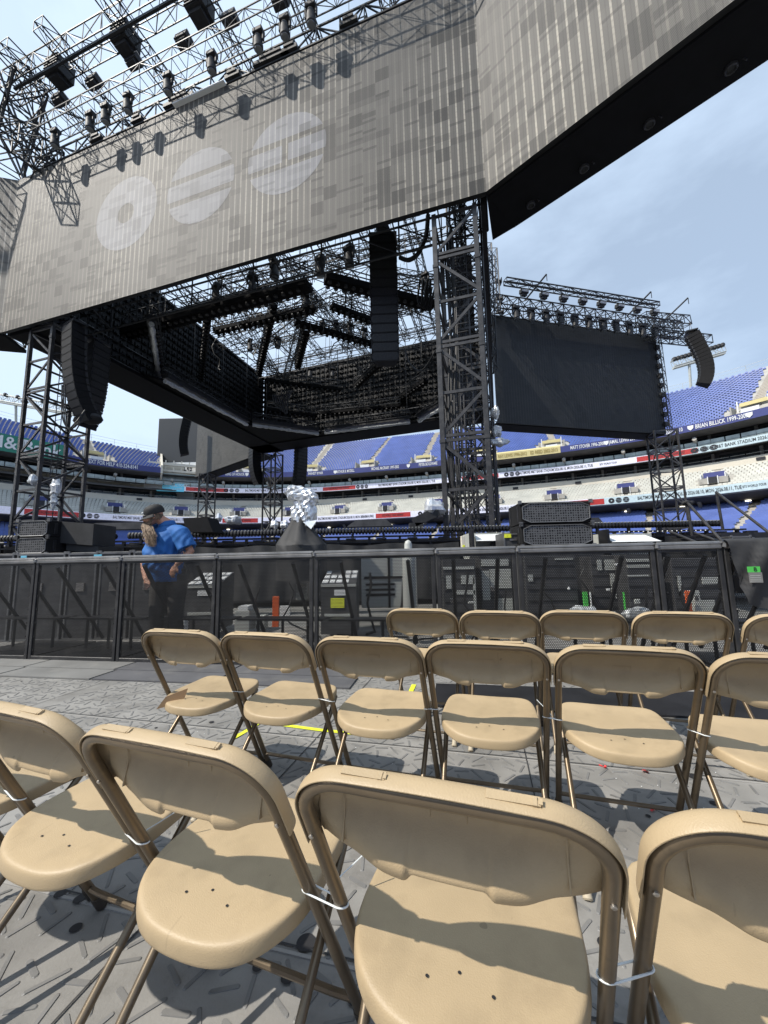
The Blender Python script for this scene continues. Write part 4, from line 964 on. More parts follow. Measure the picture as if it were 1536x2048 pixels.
def sweep(prof, s0, s1, step=2.0, closed=False):
    m = MB(); n = max(1, int((s1 - s0) / step)); P = []
    for k in range(n + 1):
        s = s0 + (s1 - s0) * k / n; P.append([cp(s, o, z) - SO for o, z in (prof + prof[:1] if closed else prof)])
    m.grid(P); return m
def band(name, m_, prof, s0=0, s1=None, closed=False, step=2.0):
    s1 = SEND if s1 is None else s1; return sweep(prof, s0, s1, step, closed).build(name, m_, stand)
sN = cs_of(312, 8); sNR = cs_of(400, 8)      # the notch in the upper deck with the video board
# lower deck
band('lower_deck', M['conc'], [(-15.5, 0), (-15.5, 1.6), (-15.2, 1.6), (6, 9.3), (6, 10.3)])
# ribbon + club deck
band('club_deck', M['conc'], [(0.5, 10.2), (0.3, 10.35), (0.3, 11.6), (.8, 11.6), (9.2, 15.7), (9.2, 15.9)])
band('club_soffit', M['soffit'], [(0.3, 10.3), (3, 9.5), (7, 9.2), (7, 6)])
band('beige_wall', M['beige'], [(9.0, 15.7), (9.0, 17.0), (9.5, 17.05), (9.5, 15.8)])
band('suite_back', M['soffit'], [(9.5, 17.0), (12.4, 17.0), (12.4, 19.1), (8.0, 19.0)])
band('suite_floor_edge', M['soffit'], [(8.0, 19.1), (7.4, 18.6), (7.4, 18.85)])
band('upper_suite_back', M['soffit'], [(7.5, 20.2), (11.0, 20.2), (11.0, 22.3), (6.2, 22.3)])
def deck_h(s):
    "number of rows of the upper deck along the bowl"
    if s > sNR: return 30
    return max(11, min(27, 11 + (sN - s) * .30))
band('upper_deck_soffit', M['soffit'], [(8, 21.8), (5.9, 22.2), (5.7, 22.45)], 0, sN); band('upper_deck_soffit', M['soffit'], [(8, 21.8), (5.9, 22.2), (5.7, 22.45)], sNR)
band('upper_deck_fascia', M['purple'], [(5.68, 22.4), (5.62, 23.65), (6.0, 23.7), (6.0, 22.5)], 0, sN, True); band('upper_deck_fascia', M['purple'], [(5.68, 22.4), (5.62, 23.65), (6.0, 23.7), (6.0, 22.5)], sNR, None, True)
ROW_D, ROW_H = .84, .52
for (a, b) in ((0, sN), (sNR, SEND)):
    m = MB(); n = int((b - a) / 2); P = []
    for k in range(n + 1):
        s = a + (b - a) * k / n; r = deck_h(s) + 1; P.append([cp(s, 6.0, 23.2) - SO, cp(s, 6.0 + r * ROW_D, 23.2 + r * ROW_H) - SO, cp(s, 6.4 + r * ROW_D, 23.3 + r * ROW_H) - SO, cp(s, 6.4 + r * ROW_D, 20) - SO])
    m.grid(P); m.build('upper_deck', M['conc'], stand)
    m = MB()      # rail on the rim
    for k in range(int((b - a) / 3)):
        s = a + k * 3; r = deck_h(s) + 1; p = cp(s, 6.2 + r * ROW_D, 23.3 + r * ROW_H) - SO; s2 = min(b, s + 3); r2 = deck_h(s2) + 1; q = cp(s2, 6.2 + r2 * ROW_D, 23.3 + r2 * ROW_H) - SO
        m.tube(p, p + V(0, 0, 1.5), .035, 4); m.tube(p + V(0, 0, 1.5), q + V(0, 0, 1.5), .03, 4); m.tube(p + V(0, 0, .8), q + V(0, 0, .8), .02, 4)
    m.build('rim_rail', M['grey'], stand)
ribl = band('lower_ribbon_board', M['ribbon'], [(.28, 10.35), (.15, 10.4), (.15, 11.6), (.28, 11.65)], 0, cs_of(1180)); ribl2 = band('lower_ribbon_board', M['ribbon2'], [(.28, 10.35), (.15, 10.4), (.15, 11.6), (.28, 11.65)], cs_of(1180))
ribu = band('upper_ribbon_board', M['ribbon'], [(7.4, 18.7), (7.3, 18.75), (7.3, 19.85), (7.4, 19.9)], sNR - 4, cs_of(1330, 7)); ribu2 = band('upper_ribbon_board', M['ribbon2'], [(7.4, 18.7), (7.3, 18.75), (7.3, 19.85), (7.4, 19.9)], cs_of(1330, 7))
# suite windows, mullions, glass rails
m = MB(); m2 = MB(); m3 = MB(); m4 = MB(); k = 0; s = 0
while s < SEND - 5:
    for (off, z0, z1, fl_) in ((12.3, 17.2, 18.7, 0), (10.9, 20.4, 21.9, 1)):
        P = [[cp(q, off, z) - SO for z in (z0, z1)] for q in (s + .3, s + 2, s + 4.0)]; m.cut(); m2.cut(); m3.cut(); m.grid(P)
        p = cp(s + 4.35, off - .1, z0) - SO; d = (cp(s + 4.7, off) - cp(s + 4.0, off)).normalized(); m2.obox(p + V(0, 0, .8), d * .22, V(-d.y, d.x, 0) * .2, (0, 0, 1.1))
        if RNG.rand() < .6: q0 = cp(s + 2, off - .6, z0) - SO; m3.obox(q0, d * 1.4, V(-d.y, d.x, 0) * .2, (0, 0, .35))
    if s > sNR or True:
        for q in (s, s + 1.6, s + 3.2): 
            m4.cut(); a_, b_ = cp(q + .05, 7.6, 20.0) - SO, cp(q + 1.5, 7.6, 20.0) - SO; m4.add([a_, b_, b_ + V(0, 0, .85), a_ + V(0, 0, .85)], [(0, 1, 2, 3)])
            a_, b_ = cp(q + .05, 9.4, 17.1) - SO, cp(q + 1.5, 9.4, 17.1) - SO; m3.tube(a_ + V(0, 0, .5), b_ + V(0, 0, .5), .04, 4)
    s += 4.7; k += 1
m.each('suite_window', M['glass'], stand); m2.each('suite_pier', M['conc'], stand); m3.each('suite_furniture', M['grey'], stand); m4.each('glass_rail', M['glassrail'], stand)
m = MB()
for s in np.arange(3, SEND, 9.4):
    m.cut(); p = cp(s, 6.6, 21.2) - SO; m.tube(p, cp(s, 10.5, 20.1) - SO, .35, 6, r2=.2); m.cut(); m.tube(cp(s, 2.5, 9.8) - SO, cp(s, 5, 8.0) - SO, .3, 6)
    m.cut(); m.obox(cp(s, 6.9, 6.5) - SO, (.35, 0, 0), (0, .35, 0), (0, 0, 3))
m.each('haunch', M['conc'], stand)
m = MB()
for s in np.arange(5, SEND, 7.5): m.cut(); m.obox(cp(s, 3.6, 9.25) - SO, (.25, 0, 0), (0, .25, 0), (0, 0, .08))
m.each('concourse_lamp', emis('lamp_lit', (1, .93, .75), 3), stand)
# seats
ST_V = np.array([(-.25, -.08, .42), (.25, -.08, .42), (.25, .28, .40), (-.25, .28, .40), (-.25, .34, .82), (.25, .34, .82), (.25, .40, .80), (-.25, .40, .80), (-.25, -.08, .34), (.25, -.08, .34)])
ST_F = [(0, 1, 2, 3), (3, 2, 5, 4), (4, 5, 6, 7), (8, 9, 1, 0)]
def seat_rows(off0, z0, dr, dz, nrows, s0, s1, skip, pitch=.56):
    out_ = []
    for r in range(nrows if isinstance(nrows, int) else 40):
        s = s0 + .3 + pitch * ((r * .37) % 1)
        while s < s1 - .3:
            if not isinstance(nrows, int) and r >= nrows(s): s += pitch; continue
            if not skip(s, r): out_.append((s, off0 + r * dr, z0 + r * dz))
            s += pitch
    return out_
def seats_mesh(lst, name, m_, n_ind, label_kind):
    L_ = []; 
    for (s, o, z) in lst:
        p = cp(s, o, z); L_.append((p, s, o))
    def vis(p):
        q = p - V(0, 0, EYE); d = q.dot(fw)
        if d < 5: return None
        x, y = 768 + F_PX * q.dot(rt) / d, 1024 - F_PX * q.dot(up) / d; return d if 0 < x < 1536 else None
    idx = [i for i in range(len(L_)) if vis(L_[i][0]) is not None and (768 + F_PX * (L_[i][0] - V(0, 0, EYE)).dot(rt) / (L_[i][0] - V(0, 0, EYE)).dot(fw)) > 1385]
    idx.sort(key=lambda i: vis(L_[i][0])); ind = set(idx[:n_ind])
    vs = []; fs = []; n = 0; nv = len(ST_V); base = None
    for i, (p, s, o) in enumerate(L_):
        if p.y < -25: continue
        q = int(min(NCV - 2, s / CST)); nn = NRM[q]; tx = V(nn.y, -nn.x, 0)
        w = ST_V[:, :1] * np.array(tx) + ST_V[:, 1:2] * np.array(nn) + ST_V[:, 2:3] * np.array((0, 0, 1))
        if i in ind:
            if base is None:
                me = bpy.data.meshes.new('seat'); me.from_pydata([tuple(v) for v in ST_V], [], ST_F); me.materials.append(m_); base = me
            o_ = bpy.data.objects.new('seat', base); COL.objects.link(o_); o_.parent = stand; o_.location = p - SO; o_.rotation_euler = (0, 0, math.atan2(tx.y, tx.x)); continue
        vs.append(w + np.array(p - SO)); fs += [tuple(a + n for a in f) for f in ST_F]; n += nv
    me = bpy.data.meshes.new(name); me.from_pydata(np.concatenate(vs).tolist(), [], fs); me.materials.append(m_); o_ = bpy.data.objects.new(name, me); COL.objects.link(o_); o_.parent = stand
    o_['kind'] = 'stuff'; return o_
AIS = 13.6
aph = (cs_of(1112, 12) % AIS)
def skip_up(s, r):
    a = (s - aph + AIS * 10.5) % AIS - AIS / 2
    return abs(a) < .75 or (abs(a) < 3.1 and r < 4) 
up_list = seat_rows(6.3, 23.25, ROW_D, ROW_H, deck_h, 0, sN, skip_up) + seat_rows(6.3, 23.25, ROW_D, ROW_H, deck_h, sNR, SEND, skip_up)
seats_mesh(up_list, 'upper_seats', M['blue'], 0, '')
def skip_cl(s, r):
    a = (s + 4) % 11.5 - 5.75; return abs(a) < .5 or (abs(a) < 2.0 and r in (1, 2, 3, 4))
seats_mesh(seat_rows(1.1, 11.35, .92, .46, 9, 0, SEND, skip_cl), 'club_seats', M['wseat'], 0, '')
def skip_lo(s, r): a = (s + 3) % 12.5 - 6.25; return abs(a) < .6
lo = seats_mesh(seat_rows(-14.8, 1.55, .82, .305, 24, 0, SEND, skip_lo), 'lower_seats', M['blue'], 100, '')
# stairs in the aisles, vomitories
m = MB(); mv = MB(); mw = MB(); mp_ = MB(); mo = MB()
k0 = int((-aph) // AIS)
for i in range(-2, int(SEND / AIS) + 2):
    s = aph + i * AIS
    if s < 2 or s > SEND - 2 or (sN - 1 < s < sNR + 1): continue
    [q.cut() for q in (m, mv, mw, mp_, mo)]; d = (cp(s + .5) - cp(s - .5)).normalized(); n_ = V(-d.y, d.x, 0)
    for r in range(int(deck_h(s)) + 1):
        c = cp(s, 6.4 + r * ROW_D, 23.2 + r * ROW_H) - SO; m.obox(c, d * .68, n_ * .42, (0, 0, .12)); m.obox(c + n_ * .2 + V(0, 0, .2), d * .68, n_ * .22, (0, 0, .1))
    c = cp(s, 7.6, 23.6) - SO
    for sg in (-1, 1): mv.obox(c + d * 2.4 * sg + V(0, 0, .5), d * .12, n_ * 1.5, (0, 0, 1.1)); mw.cut(); mw.obox(c + d * 1.9 * sg + n_ * .5 + V(0, 0, 1.2), d * .08, n_ * .08, (0, 0, 1.6))
    mv.obox(c + n_ * 1.9 + V(0, 0, 1.1), d * 2.4, n_ * .15, (0, 0, 1.3)); mw.cut(); mw.obox(c - n_ * 1.7 + V(0, 0, .2), d * 1.1, n_ * .08, (0, 0, .55))
    mo.obox(c + n_ * 1.6 + V(0, 0, 1.0), d * .8, n_ * .2, (0, 0, .8)); mp_.obox(c + n_ * 1.3 + V(0, 0, 2.3), d * 1.8, n_ * .08, (0, 0, .3))
m.each('aisle_stair', M['aisle'], stand); mv.each('vomitory_wall', M['conc'], stand); mw.each('vomitory_gate', M['white'], stand); mo.each('vomitory_opening', M['ink'], stand)
mp_.each('section_sign', M['gold'], stand)
m = MB(); mw = MB(); mp_ = MB(); mo = MB(); s = -4 + 5.75
while s < SEND - 3:
    if s > 3:
        [q.cut() for q in (m, mw, mp_, mo)]; d = (cp(s + .5) - cp(s - .5)).normalized(); n_ = V(-d.y, d.x, 0); c = cp(s, 3.6, 12.9) - SO
        m.obox(c + V(0, 0, -.1), d * 1.8, n_ * 1.9, (0, 0, .45)); mp_.obox(c - n_ * .2 + V(0, 0, 1.1), d * 1.35, n_ * .06, (0, 0, .42)); mo.obox(c - n_ * 1.95 + V(0, 0, 0), d * .5, n_ * .06, (0, 0, .5))
        for sg in (-1, 1): mw.cut(); mw.obox(c + d * 1.5 * sg + V(0, 0, .6), d * .06, n_ * 1.7, (0, 0, .5)); mw.cut(); mw.obox(c + d * .62 * sg - n_ * 2.0, d * .05, n_ * .05, (0, 0, .6))
    s += 11.5
m.each('club_vomitory', M['conc'], stand); mp_.each('club_sign', M['purple'], stand); mo.each('club_opening', M['ink'], stand); mw.each('club_rail', M['white'], stand)
m = MB()
for s in np.arange(6, SEND, 11.5): m.cut(); p = cp(s, 8.9, 16.4) - SO; d = (cp(s + .5) - cp(s)).normalized(); m.obox(p, d * .55, V(-d.y, d.x, 0) * .05, (0, 0, .24))
m.each('wall_plaque', M['ink'], stand)
for s in np.arange(4.2, SEND - 3, 12.5):
    pass
# lower deck aisles and front rail
m = MB(); s = -3 + 6.25
while s < SEND - 2:
    if s > 2:
        d = (cp(s + .5) - cp(s - .5)).normalized(); n_ = V(-d.y, d.x, 0)
        m.cut()
        for r in range(24): m.obox(cp(s, -14.6 + r * .82, 1.5 + r * .305) - SO, d * .55, n_ * .41, (0, 0, .14))
    s += 12.5
m.each('lower_aisle_stair', M['aisle'], stand)
# writing along the curved boards
def curved_text(txt, s0, off, zc, size, m_, name='lettering', squash=.6, anchor='c'):
    vs, fs = text_mesh(txt, size)
    if not vs: return
    xs = [v[0] for v in vs]; w = (max(xs) - min(xs)) * squash; x0 = min(xs)
    # left to right in the picture = increasing arc length
    m = MB(); m.add([cp(s0 + (v[0] - x0) * squash - (w / 2 if anchor == 'c' else 0), off, zc + v[1]) - SO for v in vs], fs)
    m.build(name, m_, stand); return w
def curved_emblems(s0, off, zc, r):
    m = MB()
    for k in range(3): emblem_thing(m, 0, 0, r, k, lambda x, z: cp(s0 + k * r * 2.35 + x, off, zc + z) - SO)
    m.build('board_emblem', M['ink'], stand)
def red_block(s0, w, off, z, h):
    m = sweep([(off, z - h), (off, z + h)], s0 - w / 2, s0 + w / 2, 1.0); m.build('red_panel', M['red'], stand)
def board_line(pxs, off, zc, base_off, h):
    for kind, px in pxs:
        s = cs_of(px, off)
        if kind == 'r': red_block(s, 7.8, off - .03, zc, h * .42); curved_text("BTS WORLD TOUR 'ARIRANG'", s, off - .06, zc, .7, M['ink'], squash=.5)
        elif kind == 'e': curved_emblems(s, off - .05, zc, .47)
        elif kind == 't': curved_text('BALTIMORE M&T BANK STADIUM 2026.08.10, MON 2026.08.11, TUE', s, off - .05, zc, .8, M['ink'], squash=.56)
        elif kind == 'd': curved_text('2026.08.10, MON 2026.08.11, TUE', s, off - .05, zc, .78, M['ink'])
        elif kind == 'b': curved_text('BTS WORLD TOUR', s, off - .05, zc, .5, M['ink'])
board_line([('r', 105), ('e', 168), ('t', 300), ('r', 480), ('t', 690), ('e', 583), ('r', 787), ('e', 842), ('t', 960), ('b', 735), ('r', 1160), ('e', 1221), ('t', 1372), ('b', 1508)], .15, 11.0, 0, 1.2)
board_line([('r', 411), ('e', 452), ('t', 548), ('r', 682), ('e', 716), ('t', 812), ('b', 622), ('b', 905), ('r', 966), ('e', 1017), ('t', 1115), ('b', 1225), ('r', 1341), ('e', 1400), ('t', 1530)], 7.3, 19.3, 0, 1.1)
FZ = 23.03
def fname(txt, px, m_=None, size=1.0): curved_text(txt, cs_of(px, 5.62), 5.58, FZ, size, m_ or M['white'], squash=.5)
fname('BRIAN BILLICK 1999-2007', 1465, size=1.05); fname('TODD HEAP 2001-2010', 1340, size=1.0); fname('JAMAL LEWIS 2000-2006', 1266, size=1.0); fname('MATT STOVER 1996-2008', 1183, size=1.0)
fname('MICHAEL McCRARY 1997-2002', 773); fname('PETER BOULWARE', 862); fname('ARTHUR B. MODELL', 692); fname('EARNEST BYNER', 630, size=.9); fname('RING OF HONOR', 468, size=1.0); fname('TEXT FOR HELP 410-324-8141', 214, size=1.25)
m = MB()
for px in (1523, 1402, 1224, 1305, 820, 672, 493):
    s = cs_of(px, 5.62); m.cut(); m.add([cp(s + x, 5.57, FZ + z) - SO for x, z in ((-.38, .4), (.38, .4), (.34, -.1), (0, -.45), (-.34, -.1))], [(0, 1, 2, 3, 4)])
m.each('shield_mark', M['white'], stand)
sg0, sg1 = cs_of(985, 5.6), cs_of(1128, 5.6)
band('gold_fascia', M['gold'], [(5.6, 22.35), (5.54, 23.7), (5.8, 24.0)], sg0, sg1); curved_text('RAY LEWIS 1996-2012', cs_of(1030, 5.6), 5.5, FZ, 1.0, M['goldtxt']); curved_text('ED REED 2002-2013', cs_of(1095, 5.6), 5.5, FZ, 1.0, M['goldtxt'])
band('bank_sign', M['green'], [(5.2, 22.2), (5.15, 25.4), (5.6, 25.4)], max(0, cs_of(-120, 5.6)), cs_of(122, 5.6))
for tx, px, sz in (('M&T', 0, 3.2), ('Bank', 74, 3.2)): curved_text(tx, cs_of(px, 5.2), 5.08, 23.8, sz, M['white'], squash=.85)
# end wall of the left upper deck
m = MB()
for s, dd in ((sN, .3), (sNR, -.3)):
    r = deck_h(s) + 1; m.add([cp(s, 5.6, 22.3) - SO, cp(s, 5.6, 24.2) - SO, cp(s, 6.2 + r * ROW_D, 24.2 + r * ROW_H) - SO, cp(s, 6.2 + r * ROW_D, 20) - SO, cp(s, 10, 20) - SO], [(0, 1, 2, 3, 4)])
o = m.build('deck_end_wall', M['beige'], stand); bake(o, [('SOLIDIFY', dict(thickness=.4))])
# corner structure under the video board
cN = cs_of(352, 9); dN = (cp(cN + 1) - cp(cN - 1)).normalized(); nN = V(-dN.y, dN.x, 0)
m = MB(); c = cp(cN, 13, 0) - SO; m.obox(c + V(0, 0, 20.3), dN * 6.8, nN * 4, (0, 0, 1.1)); m.obox(c - nN * 4.5 + V(0, 0, 23.6), dN * 6.4, nN * .3, (0, 0, .25)); m.obox(c - nN * 4.2 + V(0, 0, 25.3), dN * 6.4, nN * .3, (0, 0, .3))
for k in range(8): m.obox(c - nN * 4.1 + dN * (-6 + k * 1.7) + V(0, 0, 24.8), dN * .12, nN * .15, (0, 0, 1.5))
m.obox(c - nN * 2.0 + V(0, 0, 24), dN * 6.4, nN * .2, (0, 0, 2.2)); m.build('corner_block', M['beige'], stand)
m = MB(); m.obox(c - nN * 4.2 + V(0, 0, 22.2), dN * 6.2, nN * .1, (0, 0, .9)); m.build('corner_glazing', M['glassrail'], stand)
vb = thing('video_board', tuple(cp(cN, 12, 26)), 'switched-off stadium video board above a white beer sign at left', 'video board')
m = MB(); e = cp(cN, 12, 0); X0 = Vector(vb.location); a_ = at(315, 930, e.y); b_ = at(396, 930, e.y); a_.z = b_.z = 0; dd = (b_ - a_).normalized(); wv = (b_ - a_).length / 2; mid = (a_ + b_) / 2; nn = V(-dd.y, dd.x, 0)
zb, zt = at(355, 925, e.y).z, at(355, 838, e.y).z
def vbx(m, c, hx, hy, hz): m.obox(c - X0, dd * hx, nn * hy, (0, 0, hz))
vbx(m, mid + V(0, 0, (zb + zt) / 2), wv, .4, (zt - zb) / 2); m.build('screen', M['vboard'], vb)
m = MB(); vbx(m, mid + V(0, 0, (zb + zt) / 2) + nn * .6, wv + .35, .5, (zt - zb) / 2 + .3); zs0 = at(355, 947, e.y).z; vbx(m, mid + V(0, 0, (zb + zs0) / 2), wv + .15, .35, (zb - zs0) / 2 - .05); m.build('white_surround', M['white'], vb)
m = MB(); vbx(m, mid + V(0, 0, (zs0 + 12) / 2) + nn * .8, wv * .8, .5, (zs0 - 12) / 2); m.build('support', M['grey'], vb)
def flat_text(txt, c, size, m_, parent, origin, ex, name='lettering'):
    vs, fs = text_mesh(txt, size, align='CENTER'); m = MB(); m.add([c + ex * v[0] + V(0, 0, v[1]) - origin for v in vs], fs); return m.build(name, m_, parent)
flat_text('Lite', mid + dd * 1.6 + V(0, 0, (zb + zs0) / 2) - nn * .4, 3.0, M['ink'], vb, X0, dd)
flat_text('Miller', mid - dd * 2.3 + V(0, 0, (zb + zs0) / 2 + .1) - nn * .4, 1.5, M['goldtxt'], vb, X0, dd)
ds = thing('digital_sign', tuple(cp(cN, 7.5, 18.5)), 'light blue digital sign under the video board', 'sign'); p0, p1 = at(314, 974, cp(cN, 7.5).y), at(368, 976, cp(cN, 7.5).y)
m = MB(); q = (p0 + p1) / 2; O_ = Vector(ds.location); hh = .95; m.obox(q - O_, (p1 - p0) / 2, nn * .12, (0, 0, hh)); m.build('panel', M['cyan'], ds)
flat_text('STRATEGIC FACTORY', q - nn * .16 + V(0, 0, .35), .82, M['white'], ds, O_, dd); flat_text('PRINT  SIGNS  BRANDED', q - nn * .16 + V(0, 0, -.45), .5, M['white'], ds, O_, dd)
# the other half of the bowl, behind the camera: it shades the low sky as the real one does
BB = [(66, 5), (64, -15), (58, -40), (44, -62), (20, -76), (-8, -80), (-38, -74), (-62, -56), (-76, -32), (-83, -8), (-84, 5)]
rs_ = thing('rear_grandstand', (0, -70, 0), 'far half of the stadium bowl behind the camera', 'grandstand'); RO = V(0, -70, 0)
def rear_band(name, m_, prof):
    m = MB(); P = []
    for i, (x, y) in enumerate(BB):
        a = V(*BB[max(0, i - 1)], 0); b = V(*BB[min(len(BB) - 1, i + 1)], 0); d = (b - a).normalized(); n = V(d.y, -d.x, 0)
        if n.dot(V(x, y, 0)) < 0: n = -n
        P.append([V(x, y, 0) + n * o + V(0, 0, z) - RO for o, z in prof])
    m.grid(P); m.build(name, m_, rs_)
rear_band('lower_seats', M['blue'], [(-15, 0), (-15, 1.6), (6, 9.3)]); rear_band('middle_seats', M['wseat'], [(.3, 10.3), (.3, 11.6), (9, 15.6)]); rear_band('suite_wall', M['soffit'], [(6, 9.2), (1, 9.6), (.3, 10.3)]); rear_band('upper_wall', M['soffit'], [(9, 15.6), (12, 17), (12, 21), (5.7, 22.3)])
rear_band('upper_seats', M['blue'], [(5.7, 22.3), (5.7, 23.6), (32, 40), (32, 15)])
# stadium light racks
def rack(px0, py0, px1, py1, Y, label, pole_dx):
    a, b = at(px0, py0, Y), at(px1, py1, Y * .97); O_ = (a + b) / 2; t = thing('stadium_light_rack', tuple(O_), label, 'floodlights', 'stadium floodlight racks'); d = (b - a); L = d.length; d.normalize(); n_ = V(-d.y, d.x, 0).normalized()
    m = MB(); truss_mb(m, a - O_, b - O_, w=1.0, h=1.6, bay=1.6, r=.1, rb=.05); m.obox(V(0, 0, -1.1), d * L / 2, n_ * .5, (0, 0, .22)); m.build('rack_frame', M['grey'], t)
    for k in range(14):
        for z in (.9,): 
            m = MB(); c = a - O_ + d * (L * (k + .5) / 14) + V(0, 0, z); m.lathe([(.2, .5), (.5, .15), (.62, -.1), (.55, -.15)], c - n_ * .3, n_ * -.7 + V(0, 0, -.6), 10); m.build('floodlight', M['lamp'], t, smooth=40)
    m = MB(); c = V(0, 0, 0) + d * pole_dx; m.tube(c + V(0, 0, -1), c + V(0, 0, -O_.z + 15) + n_ * 3, .28, 8); m.build('pole', M['grey'], t)
rack(-190, 762, 150, 822, 95, 'long grey floodlight rack behind the left tower', 8)
rack(1345, 728, 1448, 698, 88, 'floodlight rack against white cloud beyond the right speaker column', -2)

# ------------------------------------------------------------------ stage deck and its front
sm_ = lambda t: (t.build('deck', M['black']))
stg = thing('stage', (0, 12, 0), 'low black stage platform behind the barrier with skirts', 'stage')
m = MB(); m.box(-24, 9.4, -1.85, 24, .1, 1.68); m.build('deck', M['black'], stg)
m = MB()      # front rails of the platform
for z in (1.60, 1.74): m.box(-24, 9.4, -2.02, -1.9, z - .02, z + .02)
for x in np.arange(-23.6, 9.4, .8): m.box(x - .03, x + .03, -2.0, -1.92, 1.2, 1.74); m.box(x + .2, x + .45, -2.06, -1.9, 1.64, 1.7)
m.build('front_rail', M['blackm'], stg)
def drape(p, q, z0, z1, label, amp=.05, f=2.2, name='black_drape', th=.01):
    p, q = V(p.x, p.y, 0), V(q.x, q.y, 0); m = MB(); d = (q - p); L = d.length; d.normalize(); n = V(-d.y, d.x, 0); nx = max(8, int(L * 16)); P = []
    for k in range(9):
        z = z1 + (z0 - z1) * k / 8; row = []
        for i in range(nx + 1):
            x = L * i / nx; a = amp * (.3 + .7 * k / 8); sag = .05 * math.sin(x * 2.1) ** 2 * (1 - k / 8)
            row.append(p + d * x + n * a * (math.sin(x * f * 3.1 + math.sin(x * 1.7) * 2) + .5 * math.sin(x * f * 7 + k * .2)) + V(0, 0, z - sag))
        P.append(row)
    m.grid(P); o = m.build(name, M['cloth'], smooth=80); return tag(o, label, 'drape')
drape(at(388, 1085, 8.6), at(918, 1085, 8.6), .3, 1.50, 'wrinkled black skirt cloth hanging below the stage edge, centre')
drape(at(1330, 1080, 8.9), at(1440, 1080, 8.9), .4, 1.55, 'black cloth between the pale hood and the stairs at right')
# footlight bars: ribbed tube of many small lamps along the stage edge
def footlights(x0, x1, Y, z, label, rib=.085):
    p, q = V(x0, Y, z), V(x1, Y, z); t = thing('footlight_bar', tuple(p), label, 'footlights', 'ribbed footlight bars on the stage edge')
    L = x1 - x0; m = MB(); m.tube((0, 0, 0), (L, 0, 0), .045, 8); m.build('core', M['matt'], t)
    m = MB(); n = int(L / rib)
    for i in range(n):
        x = (i + .5) * rib; m.lathe([(.03, -.028), (.078, -.026), (.082, .0), (.078, .026), (.03, .028)], (x, 0, .0), (1, 0, 0), 10)
    m.build('lamp_ribs', M['blackm'], t, smooth=30)
    m = MB()
    for i in range(n): m.obox(((i + .5) * rib, -.01, .081), (.018, 0, 0), (0, .03, 0), (0, 0, .006))
    m.build('rib_clips', M['grey'], t)
    m = MB()
    for i in range(int(L / .8)): m.box(.3 + i * .8, .36 + i * .8, -.03, .03, -.2, -.06)
    m.build('bracket', M['blackm'], t); return t
footlights(-13.2, -6.9, 9.9, 1.86, 'ribbed footlight bar at far left behind the low speakers')
footlights(-6.6, -2.0, 9.9, 1.87, 'ribbed footlight bar behind the man in blue')
footlights(-1.95, 1.35, 9.9, 1.87, 'ribbed footlight bar from the foil-covered camera to the tower')
footlights(1.4, 4.0, 9.85, 1.87, 'ribbed footlight bar at the foot of the tall tower')
footlights(5.1, 8.6, 9.8, 1.89, 'ribbed footlight bar right of the stacked subwoofers')
m = MB()
for i in range(20): m.ball(V(5.9 + i * .12, 9.65, 1.71), .018, 6)
tag(m.build('marker_lamps', M['white'], smooth=60), 'row of small white lamps under the right footlight bar', 'lamps')
# covered things on the stage
def foil_lump(c, r, label, sc=(1, .8, 1.2), m_='foil', name='covered_light', cat='covered light', group=None, seed=0):
    rs = np.random.RandomState(seed); m = MB(); m.ball((0, 0, 0), r, 18, sc); t = rs.rand(3) * 6
    m.v = [tuple(Vector(p) * (1 + .16 * math.sin(p[0] / r * 5 + t[0]) + .14 * math.sin(p[2] / r * 6 + p[1] / r * 4 + t[1]) + .12 * (rs.rand() - .5))) for p in m.v]
    o = m.build(name, M[m_], smooth=25); o.location = tuple(c); return tag(o, label, cat, group)
foil_lump(at(866, 1018, 11), .30, 'silver foil cover over a stage light left of the tall tower', (1.0, .8, .9), seed=3)
m = MB(); a, b = at(825, 1047, 11), at(878, 1022, 11); d = (b - a).normalized(); m.obox((a + b) / 2, d * .38, V(0, .2, 0), V(-d.z, 0, d.x) * .13); m.obox(a + V(.1, 0, -.1), (.2, 0, 0), (0, .2, 0), (0, 0, .1)); tag(m.build('stage_spotlight', M['lamp']), 'tilted black spotlight under the foil cover by the tall tower', 'spotlight')
foil_lump(at(438, 1035, 13), .12, 'small silver covered lamp left of the slim tower, right one', seed=5); foil_lump(at(468, 1040, 12), .24, 'round silver domed light behind the footlights left of centre', (1, 1, .6), seed=6)
foil_lump(at(550, 1049, 12), .12, 'small foil wrapped lamp left of the covered camera, first', seed=7); foil_lump(at(569, 1049, 12), .12, 'small foil wrapped lamp left of the covered camera, second', seed=8)
foil_lump(at(990, 826, 12.6), .20, 'clear plastic bag over a round lamp high beside the tall tower', (.75, .7, 1.1), 'plasticbag', seed=9)
foil_lump(at(994, 862, 12.6), .20, 'clear plastic bag over the second lamp beside the tall tower', (.7, .7, 1.1), 'plasticbag', seed=10)
foil_lump(at(998, 885, 12.6), .24, 'crumpled clear plastic sheet hanging under the bagged lamps', (1.3, .6, .6), 'plasticbag', seed=11)
foil_lump(at(66, 960, 15), .22, 'white crumpled bag tied to the left tower', (.9, .5, 1), 'plasticbag', seed=12); foil_lump(at(112, 975, 16), .26, 'clear plastic hanging on the right side of the left tower, upper', (.7, .5, 1.6), 'plasticbag', seed=13)
foil_lump(at(108, 1002, 16), .2, 'clear plastic hanging on the right side of the left tower, lower', (.7, .5, 1.6), 'plasticbag', seed=14)
